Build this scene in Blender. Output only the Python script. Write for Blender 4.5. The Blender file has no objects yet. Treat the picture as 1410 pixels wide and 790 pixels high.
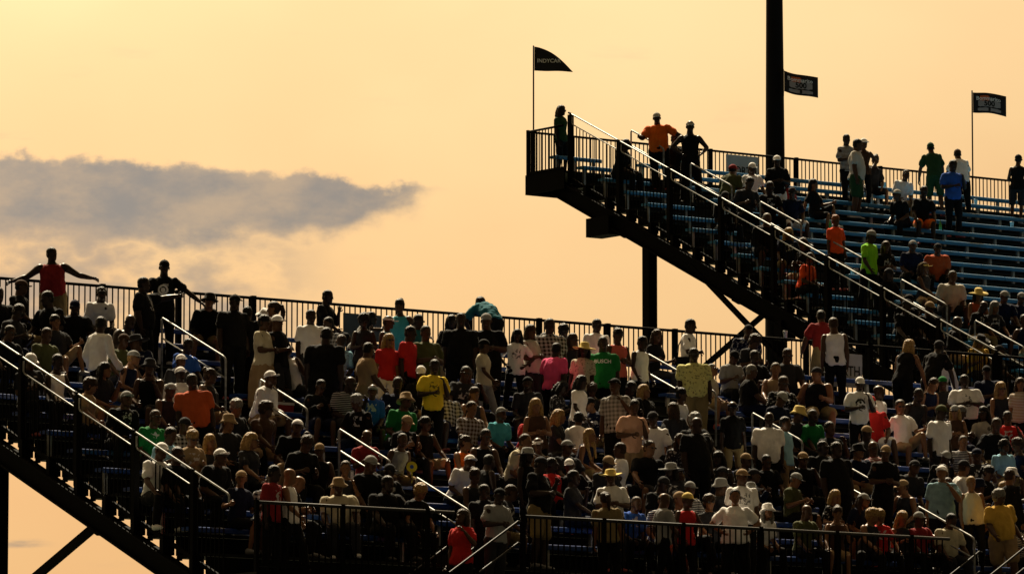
import bpy, bmesh, math, random
from mathutils import Vector, Matrix, noise, Quaternion
random.seed(7)
scene = bpy.context.scene
C = scene.collection
rad = math.radians

# ------------------------------------------------------------------ camera
cam_d = bpy.data.cameras.new('camera')
cam_d.sensor_width = 36.0
cam_d.lens = 36.0 * 8060.0 / 1410.0
cam_d.clip_start = 1.0
cam_d.clip_end = 6000.0
cam = bpy.data.objects.new('camera', cam_d)
cam.location = (0, 0, 1.7)
cam.rotation_euler = (rad(90) + math.atan(905.0 / 8060.0), 0, 0)
C.objects.link(cam)
scene.camera = cam

# ------------------------------------------------------------------ light and sky
SUN_EL, SUN_AZ = rad(51), rad(-13)          # azimuth measured from +Y, clockwise
scene.view_settings.view_transform = 'Standard'
scene.view_settings.look = 'None'
scene.view_settings.gamma = 1.0
scene.view_settings.use_curve_mapping = False
scene.view_settings.exposure = 0.93           # exposed for the shaded crowd, the sky nearly clips
sun_dir = Vector((math.sin(SUN_AZ) * math.cos(SUN_EL), math.cos(SUN_AZ) * math.cos(SUN_EL), math.sin(SUN_EL)))
sl = bpy.data.lights.new('sun', 'SUN')
sl.energy = 4.5
sl.angle = rad(0.6)
sl.color = (1.0, 0.86, 0.62)
so = bpy.data.objects.new('sun', sl)
so.rotation_euler = sun_dir.to_track_quat('Z', 'Y').to_euler()
so.location = (0, 0, 60)
C.objects.link(so)

world = bpy.data.worlds.new('World')
scene.world = world
world.use_nodes = True
wn, wl = world.node_tree.nodes, world.node_tree.links
wn.clear()
def wmath(op, a, b=None, c=None, clamp=False):
    n = wn.new('ShaderNodeMath'); n.operation = op; n.use_clamp = clamp
    for i, v in enumerate((a, b, c)):
        if v is None: continue
        if isinstance(v, (int, float)): n.inputs[i].default_value = v
        else: wl.new(v, n.inputs[i])
    return n.outputs[0]
def wsmooth(v, lo, hi):
    n = wn.new('ShaderNodeMapRange'); n.interpolation_type = 'SMOOTHERSTEP'
    wl.new(v, n.inputs[0])
    for i, k in ((1, lo), (2, hi)):
        if isinstance(k, (int, float)): n.inputs[i].default_value = k
        else: wl.new(k, n.inputs[i])
    return n.outputs[0]
def wnoise(vec, scale, detail=6, rough=0.55, sx=1.0, sy=1.0, off=0.0):
    m = wn.new('ShaderNodeMapping'); m.inputs['Scale'].default_value = (sx, sy, 1); m.inputs['Location'].default_value = (off, off * .7, off * .3)
    wl.new(vec, m.inputs[0])
    n = wn.new('ShaderNodeTexNoise'); n.inputs['Scale'].default_value = scale
    n.inputs['Detail'].default_value = detail; n.inputs['Roughness'].default_value = rough
    wl.new(m.outputs[0], n.inputs['Vector'])
    return n.outputs['Fac']
def wmix(fac, a, b, mode='MIX'):
    n = wn.new('ShaderNodeMix'); n.data_type = 'RGBA'; n.blend_type = mode
    if isinstance(fac, (int, float)): n.inputs[0].default_value = fac
    else: wl.new(fac, n.inputs[0])
    for i, v in ((6, a), (7, b)):
        if isinstance(v, tuple): n.inputs[i].default_value = (*v, 1)
        else: wl.new(v, n.inputs[i])
    return n.outputs[2]
sky = wn.new('ShaderNodeTexSky')
sky.sky_type = 'NISHITA'
sky.sun_disc = False
sky.sun_elevation = SUN_EL
sky.sun_rotation = SUN_AZ
sky.dust_density = 2.0
sky.air_density = 1.0
sky.ozone_density = 1.0
tc = wn.new('ShaderNodeTexCoord')
sep = wn.new('ShaderNodeSeparateXYZ'); wl.new(tc.outputs['Generated'], sep.inputs[0])
dx, dy, dz = sep.outputs
WARM = (0.024, 0.020, 0.017)          # evening haze tint over the whole dome
clear = wmix(1.0, sky.outputs[0], WARM, 'MULTIPLY')
# thin evening haze scatters light forward: a broad glow on the sun's side (Henyey-Greenstein, g = 0.65)
vd = wn.new('ShaderNodeVectorMath'); vd.operation = 'DOT_PRODUCT'
wl.new(tc.outputs['Generated'], vd.inputs[0]); vd.inputs[1].default_value = (math.sin(SUN_AZ) * math.cos(rad(36)), math.cos(SUN_AZ) * math.cos(rad(36)), math.sin(rad(36)))   # glow centre lowered below the sun: bright backdrop, little fill on the crowd
hg = wmath('DIVIDE', 0.5775, wmath('POWER', wmath('MULTIPLY_ADD', vd.outputs['Value'], -1.3, 1.4225), 1.5))
hgc = wn.new('ShaderNodeCombineXYZ')
for k_, c_ in enumerate((3.30, 2.36, 1.19)): wl.new(wmath('MULTIPLY', hg, c_), hgc.inputs[k_])
tinted = wmix(1.0, clear, hgc.outputs[0], 'ADD')
# clouds: flat coordinates of the northern sky (tangent of azimuth, tangent of elevation)
yy = wmath('MAXIMUM', dy, 0.05)
u = wmath('DIVIDE', dx, yy)
v = wmath('DIVIDE', dz, yy)
cmb = wn.new('ShaderNodeCombineXYZ'); wl.new(u, cmb.inputs[0]); wl.new(v, cmb.inputs[1])
P = cmb.outputs[0]
n1 = wnoise(P, 105, 8, 0.55, 1, 1.4)
n2 = wnoise(P, 46, 6, 0.55, 1, 1.7, 3.1)
n3 = wnoise(P, 260, 5, 0.55, 1, 1.2, 7.7)
c0 = lambda n_: wmath('SUBTRACT', n_, 0.5)
edge = wmath('ADD', wmath('MULTIPLY', c0(n1), 0.0085), wmath('MULTIPLY', c0(n3), 0.003))
top = wmath('ADD', wmath('MULTIPLY_ADD', wmath('ADD', u, 0.0875), -0.085, 0.1362), edge)
f_top = wsmooth(wmath('SUBTRACT', top, v), -0.0003, 0.0019)
q_ = wmath('MAXIMUM', wmath('ADD', u, 0.048), 0.0)
rag = wmath('ADD', wmath('MULTIPLY', c0(n2), 0.016), wmath('MULTIPLY', c0(n1), 0.012))
bot = wmath('ADD', wmath('MULTIPLY_ADD', wmath('MULTIPLY', q_, q_), 7.6, 0.1185), rag)
f_bot = wsmooth(wmath('SUBTRACT', v, bot), -0.0035, 0.0050)
f_right = wsmooth(wmath('ADD', u, wmath('MULTIPLY', c0(n1), 0.012)), -0.0070, -0.017)
bank = wmath('MULTIPLY', wmath('MULTIPLY', f_top, f_bot), f_right)
f_low = wmath('MULTIPLY', wsmooth(wmath('SUBTRACT', 0.1235, v), 0, 0.005), wsmooth(wmath('ADD', u, wmath('MULTIPLY', c0(n2), 0.03)), -0.022, -0.05))
low = wmath('MULTIPLY', wmath('MULTIPLY', wsmooth(n2, 0.36, 0.62), f_low), wsmooth(v, 0.088, 0.112))
wisp = wmath('MULTIPLY', wsmooth(wnoise(P, 70, 6, 0.5, .55, 2.6, 17.0), 0.55, 0.75), wmath('MULTIPLY', wsmooth(wmath('SUBTRACT', 0.1395, v), -.0005, 0.003), wsmooth(u, -0.074, -0.084)))
gen = wmath('MULTIPLY', wsmooth(wnoise(P, 26, 7, 0.5, 1, 4.5, 11.3), 0.60, 0.80), 0.20)
cl = wmath('MAXIMUM', wmath('MAXIMUM', wmath('MULTIPLY', bank, wmath('MULTIPLY_ADD', wsmooth(wnoise(P, 62, 5, 0.6, 1, 1.8, 9.2), .25, .75), .30, .70)), wmath('MULTIPLY', low, 0.72)), wmath('MAXIMUM', gen, wmath('MULTIPLY', wisp, .8)))
horizon = wsmooth(dz, 0.20, 0.03)          # longer path through the haze reddens the low sky
air = wmix(horizon, tinted, wmix(1.0, tinted, (0.95, 0.78, 0.66), 'MULTIPLY'))
veil = wmath('MULTIPLY', wsmooth(wnoise(P, 8, 4, 0.5, 1, 1.5, 5.0), 0.35, 0.70), 0.55)
base = wmix(veil, air, wmix(1.0, air, (0.93, 0.80, 0.76), 'MULTIPLY'))
cloud_c = wmix(1.0, tinted, (0.29, 0.36, 0.62), 'MULTIPLY')
final = wmix(cl, base, cloud_c)
bg = wn.new('ShaderNodeBackground'); bg.inputs[1].default_value = 0.05
wl.new(final, bg.inputs[0])
wo = wn.new('ShaderNodeOutputWorld'); wl.new(bg.outputs[0], wo.inputs[0])

# ------------------------------------------------------------------ materials
def mat(name, col=(.5, .5, .5), rough=.6, metal=0.0, objcol=False, spec=.5, nscale=0, namt=0.15, bump=0.0, bscale=40, emit=None):
    m = bpy.data.materials.new(name); m.use_nodes = True
    nt = m.node_tree; b = nt.nodes['Principled BSDF']
    b.inputs['Roughness'].default_value = rough; b.inputs['Metallic'].default_value = metal; b.inputs['Specular IOR Level'].default_value = spec
    src = None
    if objcol:
        oi = nt.nodes.new('ShaderNodeObjectInfo'); src = oi.outputs['Color']
    if nscale:
        t = nt.nodes.new('ShaderNodeTexCoord')
        n = nt.nodes.new('ShaderNodeTexNoise'); n.inputs['Scale'].default_value = nscale; n.inputs['Detail'].default_value = 6
        nt.links.new(t.outputs['Object'], n.inputs['Vector'])
        mr = nt.nodes.new('ShaderNodeMapRange'); mr.inputs[1].default_value = .3; mr.inputs[2].default_value = .7
        mr.inputs[3].default_value = 1 - namt; mr.inputs[4].default_value = 1 + namt
        nt.links.new(n.outputs['Fac'], mr.inputs[0])
        mx = nt.nodes.new('ShaderNodeMix'); mx.data_type = 'RGBA'; mx.blend_type = 'MULTIPLY'; mx.inputs[0].default_value = 1
        if src: nt.links.new(src, mx.inputs[6])
        else: mx.inputs[6].default_value = (*col, 1)
        nt.links.new(mr.outputs[0], mx.inputs[7])
        src = mx.outputs[2]
        if bump:
            n2 = nt.nodes.new('ShaderNodeTexNoise'); n2.inputs['Scale'].default_value = bscale; n2.inputs['Detail'].default_value = 4
            nt.links.new(t.outputs['Object'], n2.inputs['Vector'])
            bp = nt.nodes.new('ShaderNodeBump'); bp.inputs['Strength'].default_value = bump; bp.inputs['Distance'].default_value = 0.02
            nt.links.new(n2.outputs['Fac'], bp.inputs['Height']); nt.links.new(bp.outputs[0], b.inputs['Normal'])
    if src: nt.links.new(src, b.inputs['Base Color'])
    else: b.inputs['Base Color'].default_value = (*col, 1)
    return m
M = {}
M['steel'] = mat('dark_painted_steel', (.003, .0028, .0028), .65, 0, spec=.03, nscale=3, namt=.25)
M['galv'] = mat('pale_galvanised_tube', (.26, .26, .245), .5, .35, nscale=9, namt=.55)
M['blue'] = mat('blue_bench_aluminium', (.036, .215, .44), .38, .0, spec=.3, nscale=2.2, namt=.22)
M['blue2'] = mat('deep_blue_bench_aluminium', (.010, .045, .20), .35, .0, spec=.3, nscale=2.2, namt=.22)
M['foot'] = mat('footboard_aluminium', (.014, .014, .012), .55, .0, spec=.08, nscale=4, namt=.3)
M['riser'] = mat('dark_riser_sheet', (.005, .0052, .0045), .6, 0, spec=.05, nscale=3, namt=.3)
M['bracket'] = mat('bench_bracket_aluminium', (.42, .42, .40), .4, .5, nscale=8)
M['grass'] = mat('dry_grass', (.022, .030, .012), .9, 0, nscale=.4, namt=.4)
M['asphalt'] = mat('track_asphalt', (.035, .035, .035), .9, 0, nscale=1.2, namt=.2)
M['concrete'] = mat('concrete', (.26, .25, .23), .85, 0, nscale=1.5, namt=.15)
M['signwhite'] = mat('sign_white', (.42, .42, .40), .6, 0, nscale=3, namt=.08)
M['signgrey'] = mat('sign_grey', (.05, .075, .09), .6, 0, nscale=3, namt=.1)
M['black'] = mat('black_paint', (.006, .006, .0065), .6, 0, spec=.1, nscale=5)
M['cable'] = mat('black_cable', (.01, .01, .01), .6)

# ------------------------------------------------------------------ mesh helpers
class MB:
    def __init__(s): s.v = []; s.f = []
    def hexa(s, pts):
        k = len(s.v); s.v += [Vector(p) for p in pts]
        for q in ((0, 3, 2, 1), (4, 5, 6, 7), (0, 1, 5, 4), (1, 2, 6, 5), (2, 3, 7, 6), (3, 0, 4, 7)):
            s.f.append(tuple(k + i for i in q))
        return s
    def box(s, x0, x1, y0, y1, z0, z1):
        return s.hexa([(x0, y0, z0), (x1, y0, z0), (x1, y1, z0), (x0, y1, z0), (x0, y0, z1), (x1, y0, z1), (x1, y1, z1), (x0, y1, z1)])
    def beam(s, p0, p1, w, h, up=(0, 0, 1)):
        p0, p1, up = Vector(p0), Vector(p1), Vector(up)
        d = (p1 - p0).normalized(); x = d.cross(up).normalized() * w / 2; y = x.cross(d).normalized() * h / 2
        return s.hexa([p0 - x - y, p0 + x - y, p0 + x + y, p0 - x + y, p1 - x - y, p1 + x - y, p1 + x + y, p1 - x + y])
    def ibeam(s, p0, p1, w, h, t=.03, up=(0, 0, 1)):
        p0, p1, up = Vector(p0), Vector(p1), Vector(up)
        d = (p1 - p0).normalized(); x = d.cross(up).normalized(); y = x.cross(d).normalized()
        s.beam(p0 + y * (h / 2 - t / 2), p1 + y * (h / 2 - t / 2), w, t, up)
        s.beam(p0 - y * (h / 2 - t / 2), p1 - y * (h / 2 - t / 2), w, t, up)
        s.beam(p0, p1, t, h - 2 * t - .004, up)
        return s
    def tube(s, pts, r, n=8, closed=False):
        pts = [Vector(p) for p in pts]; k = len(s.v); m = len(pts); rr = r if isinstance(r, (list, tuple)) else [r] * m
        prev = None
        for i, p in enumerate(pts):
            if closed: d = pts[(i + 1) % m] - pts[i - 1]
            else: d = pts[min(i + 1, m - 1)] - pts[max(i - 1, 0)]
            d.normalize()
            if prev is None:
                a = Vector((0, 0, 1)) if abs(d.z) < .9 else Vector((1, 0, 0))
                x = d.cross(a).normalized()
            else:
                x = (prev - d * prev.dot(d)).normalized()
            prev = x; y = d.cross(x)
            for j in range(n):
                t = 2 * math.pi * j / n
                s.v.append(p + (x * math.cos(t) + y * math.sin(t)) * rr[i])
        rng = m if closed else m - 1
        for i in range(rng):
            for j in range(n):
                a0, b0 = k + i * n, k + ((i + 1) % m) * n
                s.f.append((a0 + j, a0 + (j + 1) % n, b0 + (j + 1) % n, b0 + j))
        if not closed:
            s.f.append(tuple(k + j for j in reversed(range(n)))); s.f.append(tuple(k + (m - 1) * n + j for j in range(n)))
        return s
    def prof(s, pts2, x0, x1):            # polygon in (y,z) extruded along x
        k = len(s.v); n = len(pts2)
        s.v += [Vector((x0, p[0], p[1])) for p in pts2] + [Vector((x1, p[0], p[1])) for p in pts2]
        for j in range(n): s.f.append((k + j, k + n + j, k + n + (j + 1) % n, k + (j + 1) % n))
        s.f.append(tuple(k + j for j in range(n))); s.f.append(tuple(k + n + j for j in reversed(range(n))))
        return s
    def mesh(s, name, m, smooth=False):
        me = bpy.data.meshes.new(name); me.from_pydata([tuple(p) for p in s.v], [], s.f); me.update()
        bm = bmesh.new(); bm.from_mesh(me); bmesh.ops.recalc_face_normals(bm, faces=bm.faces); bm.to_mesh(me); bm.free()
        if m is not None: me.materials.append(m)
        if smooth: me.polygons.foreach_set('use_smooth', [True] * len(me.polygons))
        return me
    def build(s, name, m, parent=None, smooth=False, loc=None):
        return put(name, s.mesh(name, m, smooth), parent, loc)
def put(name, me, parent=None, loc=None):
    o = bpy.data.objects.new(name, me); C.objects.link(o)
    if parent is not None: o.parent = parent
    if loc is not None: o.location = loc
    return o
def tag(o, label, cat, group=None):
    o['label'] = label; o['category'] = cat
    if group: o['group'] = group
    return o
def thing(name, label, cat, loc=(0, 0, 0), rotz=0, group=None):
    o = bpy.data.objects.new(name, None); C.objects.link(o)
    o.empty_display_size = .2
    o.location = loc; o.rotation_euler = (0, 0, rotz)
    return tag(o, label, cat, group)
def struct(o): o['kind'] = 'structure'; return o

# ------------------------------------------------------------------ ground
YAW = rad(36.2)
g = MB(); g.v = [Vector(p) for p in ((-3000, -1500, 0), (3000, -1500, 0), (3000, 4500, 0), (-3000, 4500, 0))]; g.f = [(0, 1, 2, 3)]
struct(g.build('ground', M['grass']))
def W(o, rotz, p):      # local stand coordinates to world
    return Vector(o) + Matrix.Rotation(rotz, 3, 'Z') @ Vector(p)

# ------------------------------------------------------------------ grandstands
# local frame of a stand: x along the rows (to the right and away), y backwards, z up
LO = (-8.63, 98.0, 0.0)           # lower stand, foot of its rear rail
UO = (0.35, 126.0, 0.0)           # upper stand, rear left corner
L_RAIL, L_RISE, L_RUN, L_ROWS, L_X0, L_X1 = 12.89, .35, .82, 13, -2.85, 27.0
U_RAIL, U_RISE, U_RUN, U_ROWS, U_X0, U_X1 = 19.25, .343, .76, 20, 0.2, 17.5
def Lfoot(i): return L_RAIL - 1.15 - L_RISE * i          # footboard level of row i
def Lbench(i): return -(.24 + L_RUN * i)                 # y of bench centre
def Ufoot(i): return U_RAIL - 1.0 - U_RISE * i
def Ubench(i): return -.55 if i == 0 else -(1.35 + U_RUN * (i - 1) + .19)
L_AISLES = [(1.35, 2.4), (11.6, 12.65), (21.85, 22.9)]
U_AISLES = [(1.5, 2.6)]

struct(MB().box(-60, 80, -46, -16, .002, .004).build('race_track', M['asphalt'])).matrix_world = Matrix.Translation((LO[0], LO[1], .01)) @ Matrix.Rotation(YAW, 4, 'Z')
struct(MB().box(-60, 80, -15.6, -15.2, 0, 1.0).build('track_wall', M['concrete'])).matrix_world = Matrix.Translation((LO[0], LO[1], .0)) @ Matrix.Rotation(YAW, 4, 'Z')

def gaps(x0, x1, aisles):
    segs = []; c = x0
    for a, b in aisles:
        if a > c + .15: segs.append((c, a))
        c = b
    if x1 > c: segs.append((c, x1))
    return segs
def plank_profile(yc, z, w=.27, t=.085):
    y0, y1 = yc - w / 2, yc + w / 2
    return [(y0, z - t + .012), (y0 + .012, z - t), (y0 + .03, z - t), (y0 + .035, z - t + .03), (y1 - .01, z - t + .03), (y1, z - t + .04), (y1, z - .004), (y1 - .006, z),
            (y0 + .030, z), (y0 + .010, z - .008), (y0, z - .028)]

def stand(root, foot, bench, rows, x0, x1, aisles, rail, rear_open, deck_of, seat_h=.43, bm=None):
    brk = MB().box(-.03, .03, -.03, .03, 0, seat_h - .045).mesh('seat_bracket', M['bracket'])
    for i in range(rows):
        z = foot(i); yb, yf = deck_of(i)
        # footboards: two boards per row with a joint, and a riser behind
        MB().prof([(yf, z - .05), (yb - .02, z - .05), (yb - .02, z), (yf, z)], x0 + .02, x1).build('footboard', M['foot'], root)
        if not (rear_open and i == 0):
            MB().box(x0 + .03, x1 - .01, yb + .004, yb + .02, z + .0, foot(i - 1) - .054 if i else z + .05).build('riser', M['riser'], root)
        for (a, b) in gaps(x0 + .06, x1, aisles):
            # benches come as planks of about four metres butted together
            n = max(1, round((b - a) / 4.6)); L = (b - a) / n
            for k in range(n):
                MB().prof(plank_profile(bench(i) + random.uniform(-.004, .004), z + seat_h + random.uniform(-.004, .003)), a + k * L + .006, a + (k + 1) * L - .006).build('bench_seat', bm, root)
            m = max(2, round((b - a) / 1.55))
            for k in range(m + 1):
                x = a + .12 + (b - a - .24) * k / m
                put('seat_bracket', brk, root, (x + (i % 2) * .0, bench(i) + .02, z))
        # aisle steps: a half step block in each aisle
        for (a, b) in aisles:
            if i < rows - 1:
                MB().box(a + .04, b - .04, yf - .36, yf - .003, foot(i + 1) + .003, (z + foot(i + 1)) / 2).build('aisle_step', M['foot'], root)
    return root

lower = thing('grandstand', 'long open grandstand packed with spectators, blue benches and dark steel frame', 'grandstand', LO, YAW)
def Ldeck(i): return (Lbench(i) + .20, Lbench(i) + .20 - L_RUN)
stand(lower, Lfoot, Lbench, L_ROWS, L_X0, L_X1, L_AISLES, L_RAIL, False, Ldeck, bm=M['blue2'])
upper = thing('grandstand', 'higher grandstand with mostly empty blue benches ending beside a tall dark pole', 'grandstand', UO, YAW)
def Udeck(i): return (-.02, -1.35) if i == 0 else (-1.35 - U_RUN * (i - 1), -1.35 - U_RUN * i)
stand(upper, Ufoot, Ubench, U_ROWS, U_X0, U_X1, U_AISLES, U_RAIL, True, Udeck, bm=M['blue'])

# front walkway of the lower stand, open where the stairs go down
WZ = Lfoot(L_ROWS); WY0 = Ldeck(L_ROWS)[0]; WY1 = -12.1
STAIR_TOPS = (2.05, 12.3, 22.55); ST_L = 4.2
segs = []; c = L_X0 + .02
for xt in STAIR_TOPS:
    segs.append((c, xt - ST_L)) if xt - ST_L > c else None
    c = xt
segs.append((c, L_X1))
MB().box(L_X0 + .02, L_X1, WY1 + 1.16, WY0 - .02, WZ - .06, WZ).build('walkway_deck', M['foot'], lower)
for (a_, b_) in segs: MB().box(a_, b_, WY1, WY1 + 1.155, WZ - .06, WZ).build('walkway_deck', M['foot'], lower)
MB().box(L_X0 + .03, L_X1, WY0 + .004, WY0 + .02, WZ - .03, Lfoot(L_ROWS - 1) - .054).build('riser', M['riser'], lower)
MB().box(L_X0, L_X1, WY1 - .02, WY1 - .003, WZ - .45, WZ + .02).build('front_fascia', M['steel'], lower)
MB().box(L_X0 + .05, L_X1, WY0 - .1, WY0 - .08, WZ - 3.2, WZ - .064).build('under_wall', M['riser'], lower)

# raking stringers, cross girders and columns
def frame(root, ya, yb, top, xs, depth, girders, colx, zlow=0.0):
    for x in xs:
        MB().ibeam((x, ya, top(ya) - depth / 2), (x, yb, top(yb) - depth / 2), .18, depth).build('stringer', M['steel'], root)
        for k in range(4):      # splice plates under the flange
            y = ya + (yb - ya) * (k + .6) / 4
            MB().beam((x, y, top(y) - depth - .02), (x, y - .22, top(y - .22) - depth - .02), .20, .035).build('splice_plate', M['steel'], root)
    for (yg, dg, x0g, *gw) in girders:
        gw = gw[0] if gw else .24
        zg = top(yg + .12) - depth + .04
        MB().beam((x0g, yg, zg - dg / 2), (xs[-1] + .3, yg, zg - dg / 2), gw, dg).build('girder', M['steel'], root)
        for x in colx:
            MB().box(x - .115, x + .115, yg - .115, yg + .115, zlow, zg - dg - .002).build('column', M['steel'], root)
            MB().box(x - .28, x + .28, yg - .28, yg + .28, 0.0, .25).build('footing', M['concrete'], root)
def Lnose(y): return Lfoot(0) - (L_RISE / L_RUN) * (Ldeck(0)[1] - y)
def Unose(y): return Ufoot(0) - (U_RISE / U_RUN) * (-1.35 - y)
def Lstr(y): return Lnose(y) - .38
def Ustr(y): return Unose(y) - .33
def Lin(y): return Lnose(y) - .46
def Uin(y): return Unose(y) - .46
Ly1 = WY1 + .1; Uy1 = -1.35 - U_RUN * U_ROWS
frame(lower, .0, Ly1, Lstr, [L_X0 - .12], .33, [(-4.25, .30, L_X0 - .22), (-10.6, .3, L_X0 - .22)], [L_X0 + .30])
frame(lower, .0, Ly1, Lin, [L_X0 + 3.4 + 3.6 * k for k in range(8)], .36, [(-4.25, .30, L_X0 + 3.2)], [L_X0 + 7.0 * k for k in (1, 2, 3)])
frame(upper, -.9, Uy1 + .1, Ustr, [U_X0 - .12], .36, [(-2.55, .40, U_X0 - .25, .80), (-8.6, .40, U_X0 - .2)], [U_X0 + 1.16])
frame(upper, -.9, Uy1 + .1, Uin, [U_X0 + 3.4 + 3.6 * k for k in range(4)], .36, [(-2.15, .40, U_X0 + 3.2), (-13.2, .4, U_X0 + 3.2)], [U_X0 + 7.6, U_X0 + 13.6])
for (root, rows, foot, deck, stf, x) in ((lower, L_ROWS, Lfoot, Ldeck, Lstr, L_X0 - .12), (upper, U_ROWS, Ufoot, Udeck, Ustr, U_X0 - .12)):
    for i in range(1, rows):
        yb, yf = deck(i)
        for y in (yb - .10, yf + .12):
            if foot(i) - .052 > stf(y): MB().box(x - .05, x + .16, y - .05, y + .05, stf(y) - .01, foot(i) - .052).build('step_bracket', M['steel'], root)
# landing of the upper stand: deep fascia under the corner
MB().box(0.0, U_X0 + .018, -1.34, -.02, Ufoot(0) - .05, Ufoot(0)).build('landing_deck', M['foot'], upper)
MB().box(-.04, -.01, -1.36, .05, Ufoot(0) - .40, Ufoot(0) + .03).build('end_fascia', M['steel'], upper)
MB().box(-.005, U_X1, .03, .055, Ufoot(0) - .40, Ufoot(0) + .03).build('rear_fascia', M['steel'], upper)
MB().box(L_X0 + .035, L_X1, Ldeck(0)[0] + .09, Ldeck(0)[0] + .11, Lfoot(0) - .30, Lfoot(0) + .1).build('rear_fascia', M['steel'], lower)
def brace(root, p0, p1, w=.12):
    MB().beam(p0, p1, w, w).build('brace', M['steel'], root)
brace(upper, (.1, -5.62, 15.80), (.1, -9.6, 12.83), .09); brace(upper, (.22, -8.45, 14.84), (.22, -3.6, 12.61), .09)
brace(lower, (-2.7, -7.75, 8.28), (-2.7, -4.4, 6.95), .11)
for pts in (((-5.13, 9.20), (-5.69, 8.82), (-6.34, 8.58), (-6.98, 8.51)), ((-7.5, 8.40), (-7.79, 8.12), (-8.25, 7.85), (-8.97, 7.62), (-9.5, 7.45))):
    MB().tube([(-2.8, a_, b_) for a_, b_ in pts], .008, 5).build('cable', M['cable'], lower, True)
# ------------------------------------------------------------------ railings
M['rail_grey'] = mat('grey_rail', (.018, .018, .017), .6, .0, spec=.2, nscale=6)
def straight_rail(name, label, origin, p0, p1, zfoot, ztop, post_every, pickets=True, pstep=.112, zbot=None, first_post=0.0, group=None, railm='steel', postw=.10):
    """Level guard rail between two local points: posts, top and bottom rail and single pickets."""
    t = thing(name, label, 'railing', W(origin, YAW, (p0[0], p0[1], zfoot)), YAW, group)
    d = Vector((p1[0] - p0[0], p1[1] - p0[1], 0)); L = d.length; d.normalize()
    h = ztop - zfoot; zb = (zbot if zbot is not None else .09)
    MB().tube([(0, 0, h - .025), d * L + Vector((0, 0, h - .025))], .026, 8).build('top_rail', M[railm], t, True)
    MB().beam((0, 0, zb), d * L + Vector((0, 0, zb)), .04, .05).build('bottom_rail', M['steel'], t)
    x = first_post; posts = []
    pm = MB().box(-postw / 2, postw / 2, -postw / 2, postw / 2, 0, h + .012 - zb * 0).mesh('post', M['steel'])
    while x <= L + .01:
        o = put('post', pm, t, d * x); o.location.z = min(0, zb); posts.append(x); x += post_every
    if pickets:
        km = MB().box(-.009, .009, -.009, .009, zb + .026, h - .045).mesh('picket', M['steel'])
        n = int(L / pstep)
        for k in range(1, n):
            x = k * pstep
            if min(abs(x - q) for q in posts) < postw / 2 + .01: continue
            put('picket', km, t, d * (x + random.uniform(-.004, .004)))
    return t
# rear rails
straight_rail('guard_railing', 'long dark picket railing behind the top row of the packed lower grandstand', LO, (L_X0, .09), (L_X1, .09), Lfoot(0), L_RAIL, 1.545, zbot=.12, first_post=.31, postw=.085)
straight_rail('guard_railing', 'dark picket railing behind the top bench of the higher grandstand', UO, (.11, -.03), (U_X1, -.03), Ufoot(0), U_RAIL, 2.45, zbot=.06, first_post=0.0, postw=.075)
straight_rail('guard_railing', 'short dark picket railing on the end of the corner landing', UO, (-.03, .0), (-.03, -1.30), Ufoot(0), U_RAIL, 5.0, zbot=.06, first_post=.04, postw=.06)

def raking_rail(name, label, origin, x, y0, y1, nose, h, post_step, mid=.21, bottom=-.17, first=.0, pw=.05):
    t = thing(name, label, 'railing', W(origin, YAW, (x, y0, nose(y0))), YAW)
    base = nose(y0)
    def P(y, up): return Vector((0, y - y0, nose(y) - base + up))
    MB().tube([P(y0, h - .12), P(y0, h - .03), P(y0 - .05, h)] + [P(y1 + .05, h), P(y1, h - .03), P(y1, h - .12)], .016, 8).build('top_rail', M['galv'], t, True)
    ys = []; y = y0 - first
    while y > y1: ys.append(y); y -= post_step
    pm = MB().box(-pw, pw, -pw, pw, bottom - .12, h - .03).mesh('post', M['steel'])
    for y in ys:
        put('post', pm, t, (.02, y - y0, nose(y) - base))
        MB().tube([P(y + .045, h), P(y - .045, h)], .023, 8).build('rail_clamp', M['steel'], t, True)
    for a, b in zip(ys, ys[1:]):
        MB().tube([P(a - .075, h - .05), P(a - .075, h - mid + .03), P(a - .11, h - mid), P(b + .10, h - mid), P(b + .07, h - mid)], .013, 6).build('mid_rail', M['galv'], t, True)
    MB().beam(P(y0, bottom), P(y1, bottom), .045, .06).build('bottom_rail', M['steel'], t)
    km = MB().box(-.008, .008, -.008, .008, bottom + .035, h - mid - .018).mesh('picket', M['steel'])
    n = int((y0 - y1) / .118)
    for k in range(1, n):
        y = y0 - k * .118
        if min(abs(y - q) for q in ys) < .07: continue
        put('picket', km, t, (0, y - y0, nose(y) - base))
    return t
raking_rail('raking_handrail', 'sloping pale handrail with pickets down the end of the higher grandstand', UO, U_X0 - .06, -1.33, Uy1, Unose, 1.24, 1.74)
raking_rail('raking_handrail', 'sloping pale handrail with pickets down the end of the packed lower grandstand', LO, L_X0 - .06, -.1, WY0 - .75, Lnose, 1.15, 1.66, mid=.24, first=.4, pw=.042)

def aisle_rail(label, origin, x, y0, y1, nose, h=.92, group=None):
    t = thing('aisle_handrail', label, 'handrail', W(origin, YAW, (x, y0, nose(y0))), YAW, group)
    base = nose(y0)
    def P(y, up): return Vector((0, y - y0, nose(y) - base + up))
    r = .019
    MB().tube([P(y0, -.1), P(y0, h - .10), P(y0, h - .04), P(y0 - .03, h), P(y0 - .08, h + .0), P(y1 + .10, h), P(y1 + .03, h - .01), P(y1, h - .05), P(y1, h - .12), P(y1, -.25)], r, 8).build('rail_loop', M['galv'], t, True)
    MB().tube([P(y0 - .02, h - .34), P(y1 + .02, h - .34)], .015, 8).build('mid_bar', M['galv'], t, True)
    for y, zz in ((y0, -.1), (y1, -.25)):
        q = P(y, zz); MB().box(q.x - .05, q.x + .05, q.y - .05, q.y + .05, q.z - .02, q.z + .01).build('foot_plate', M['galv'], t)
    return t

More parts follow.
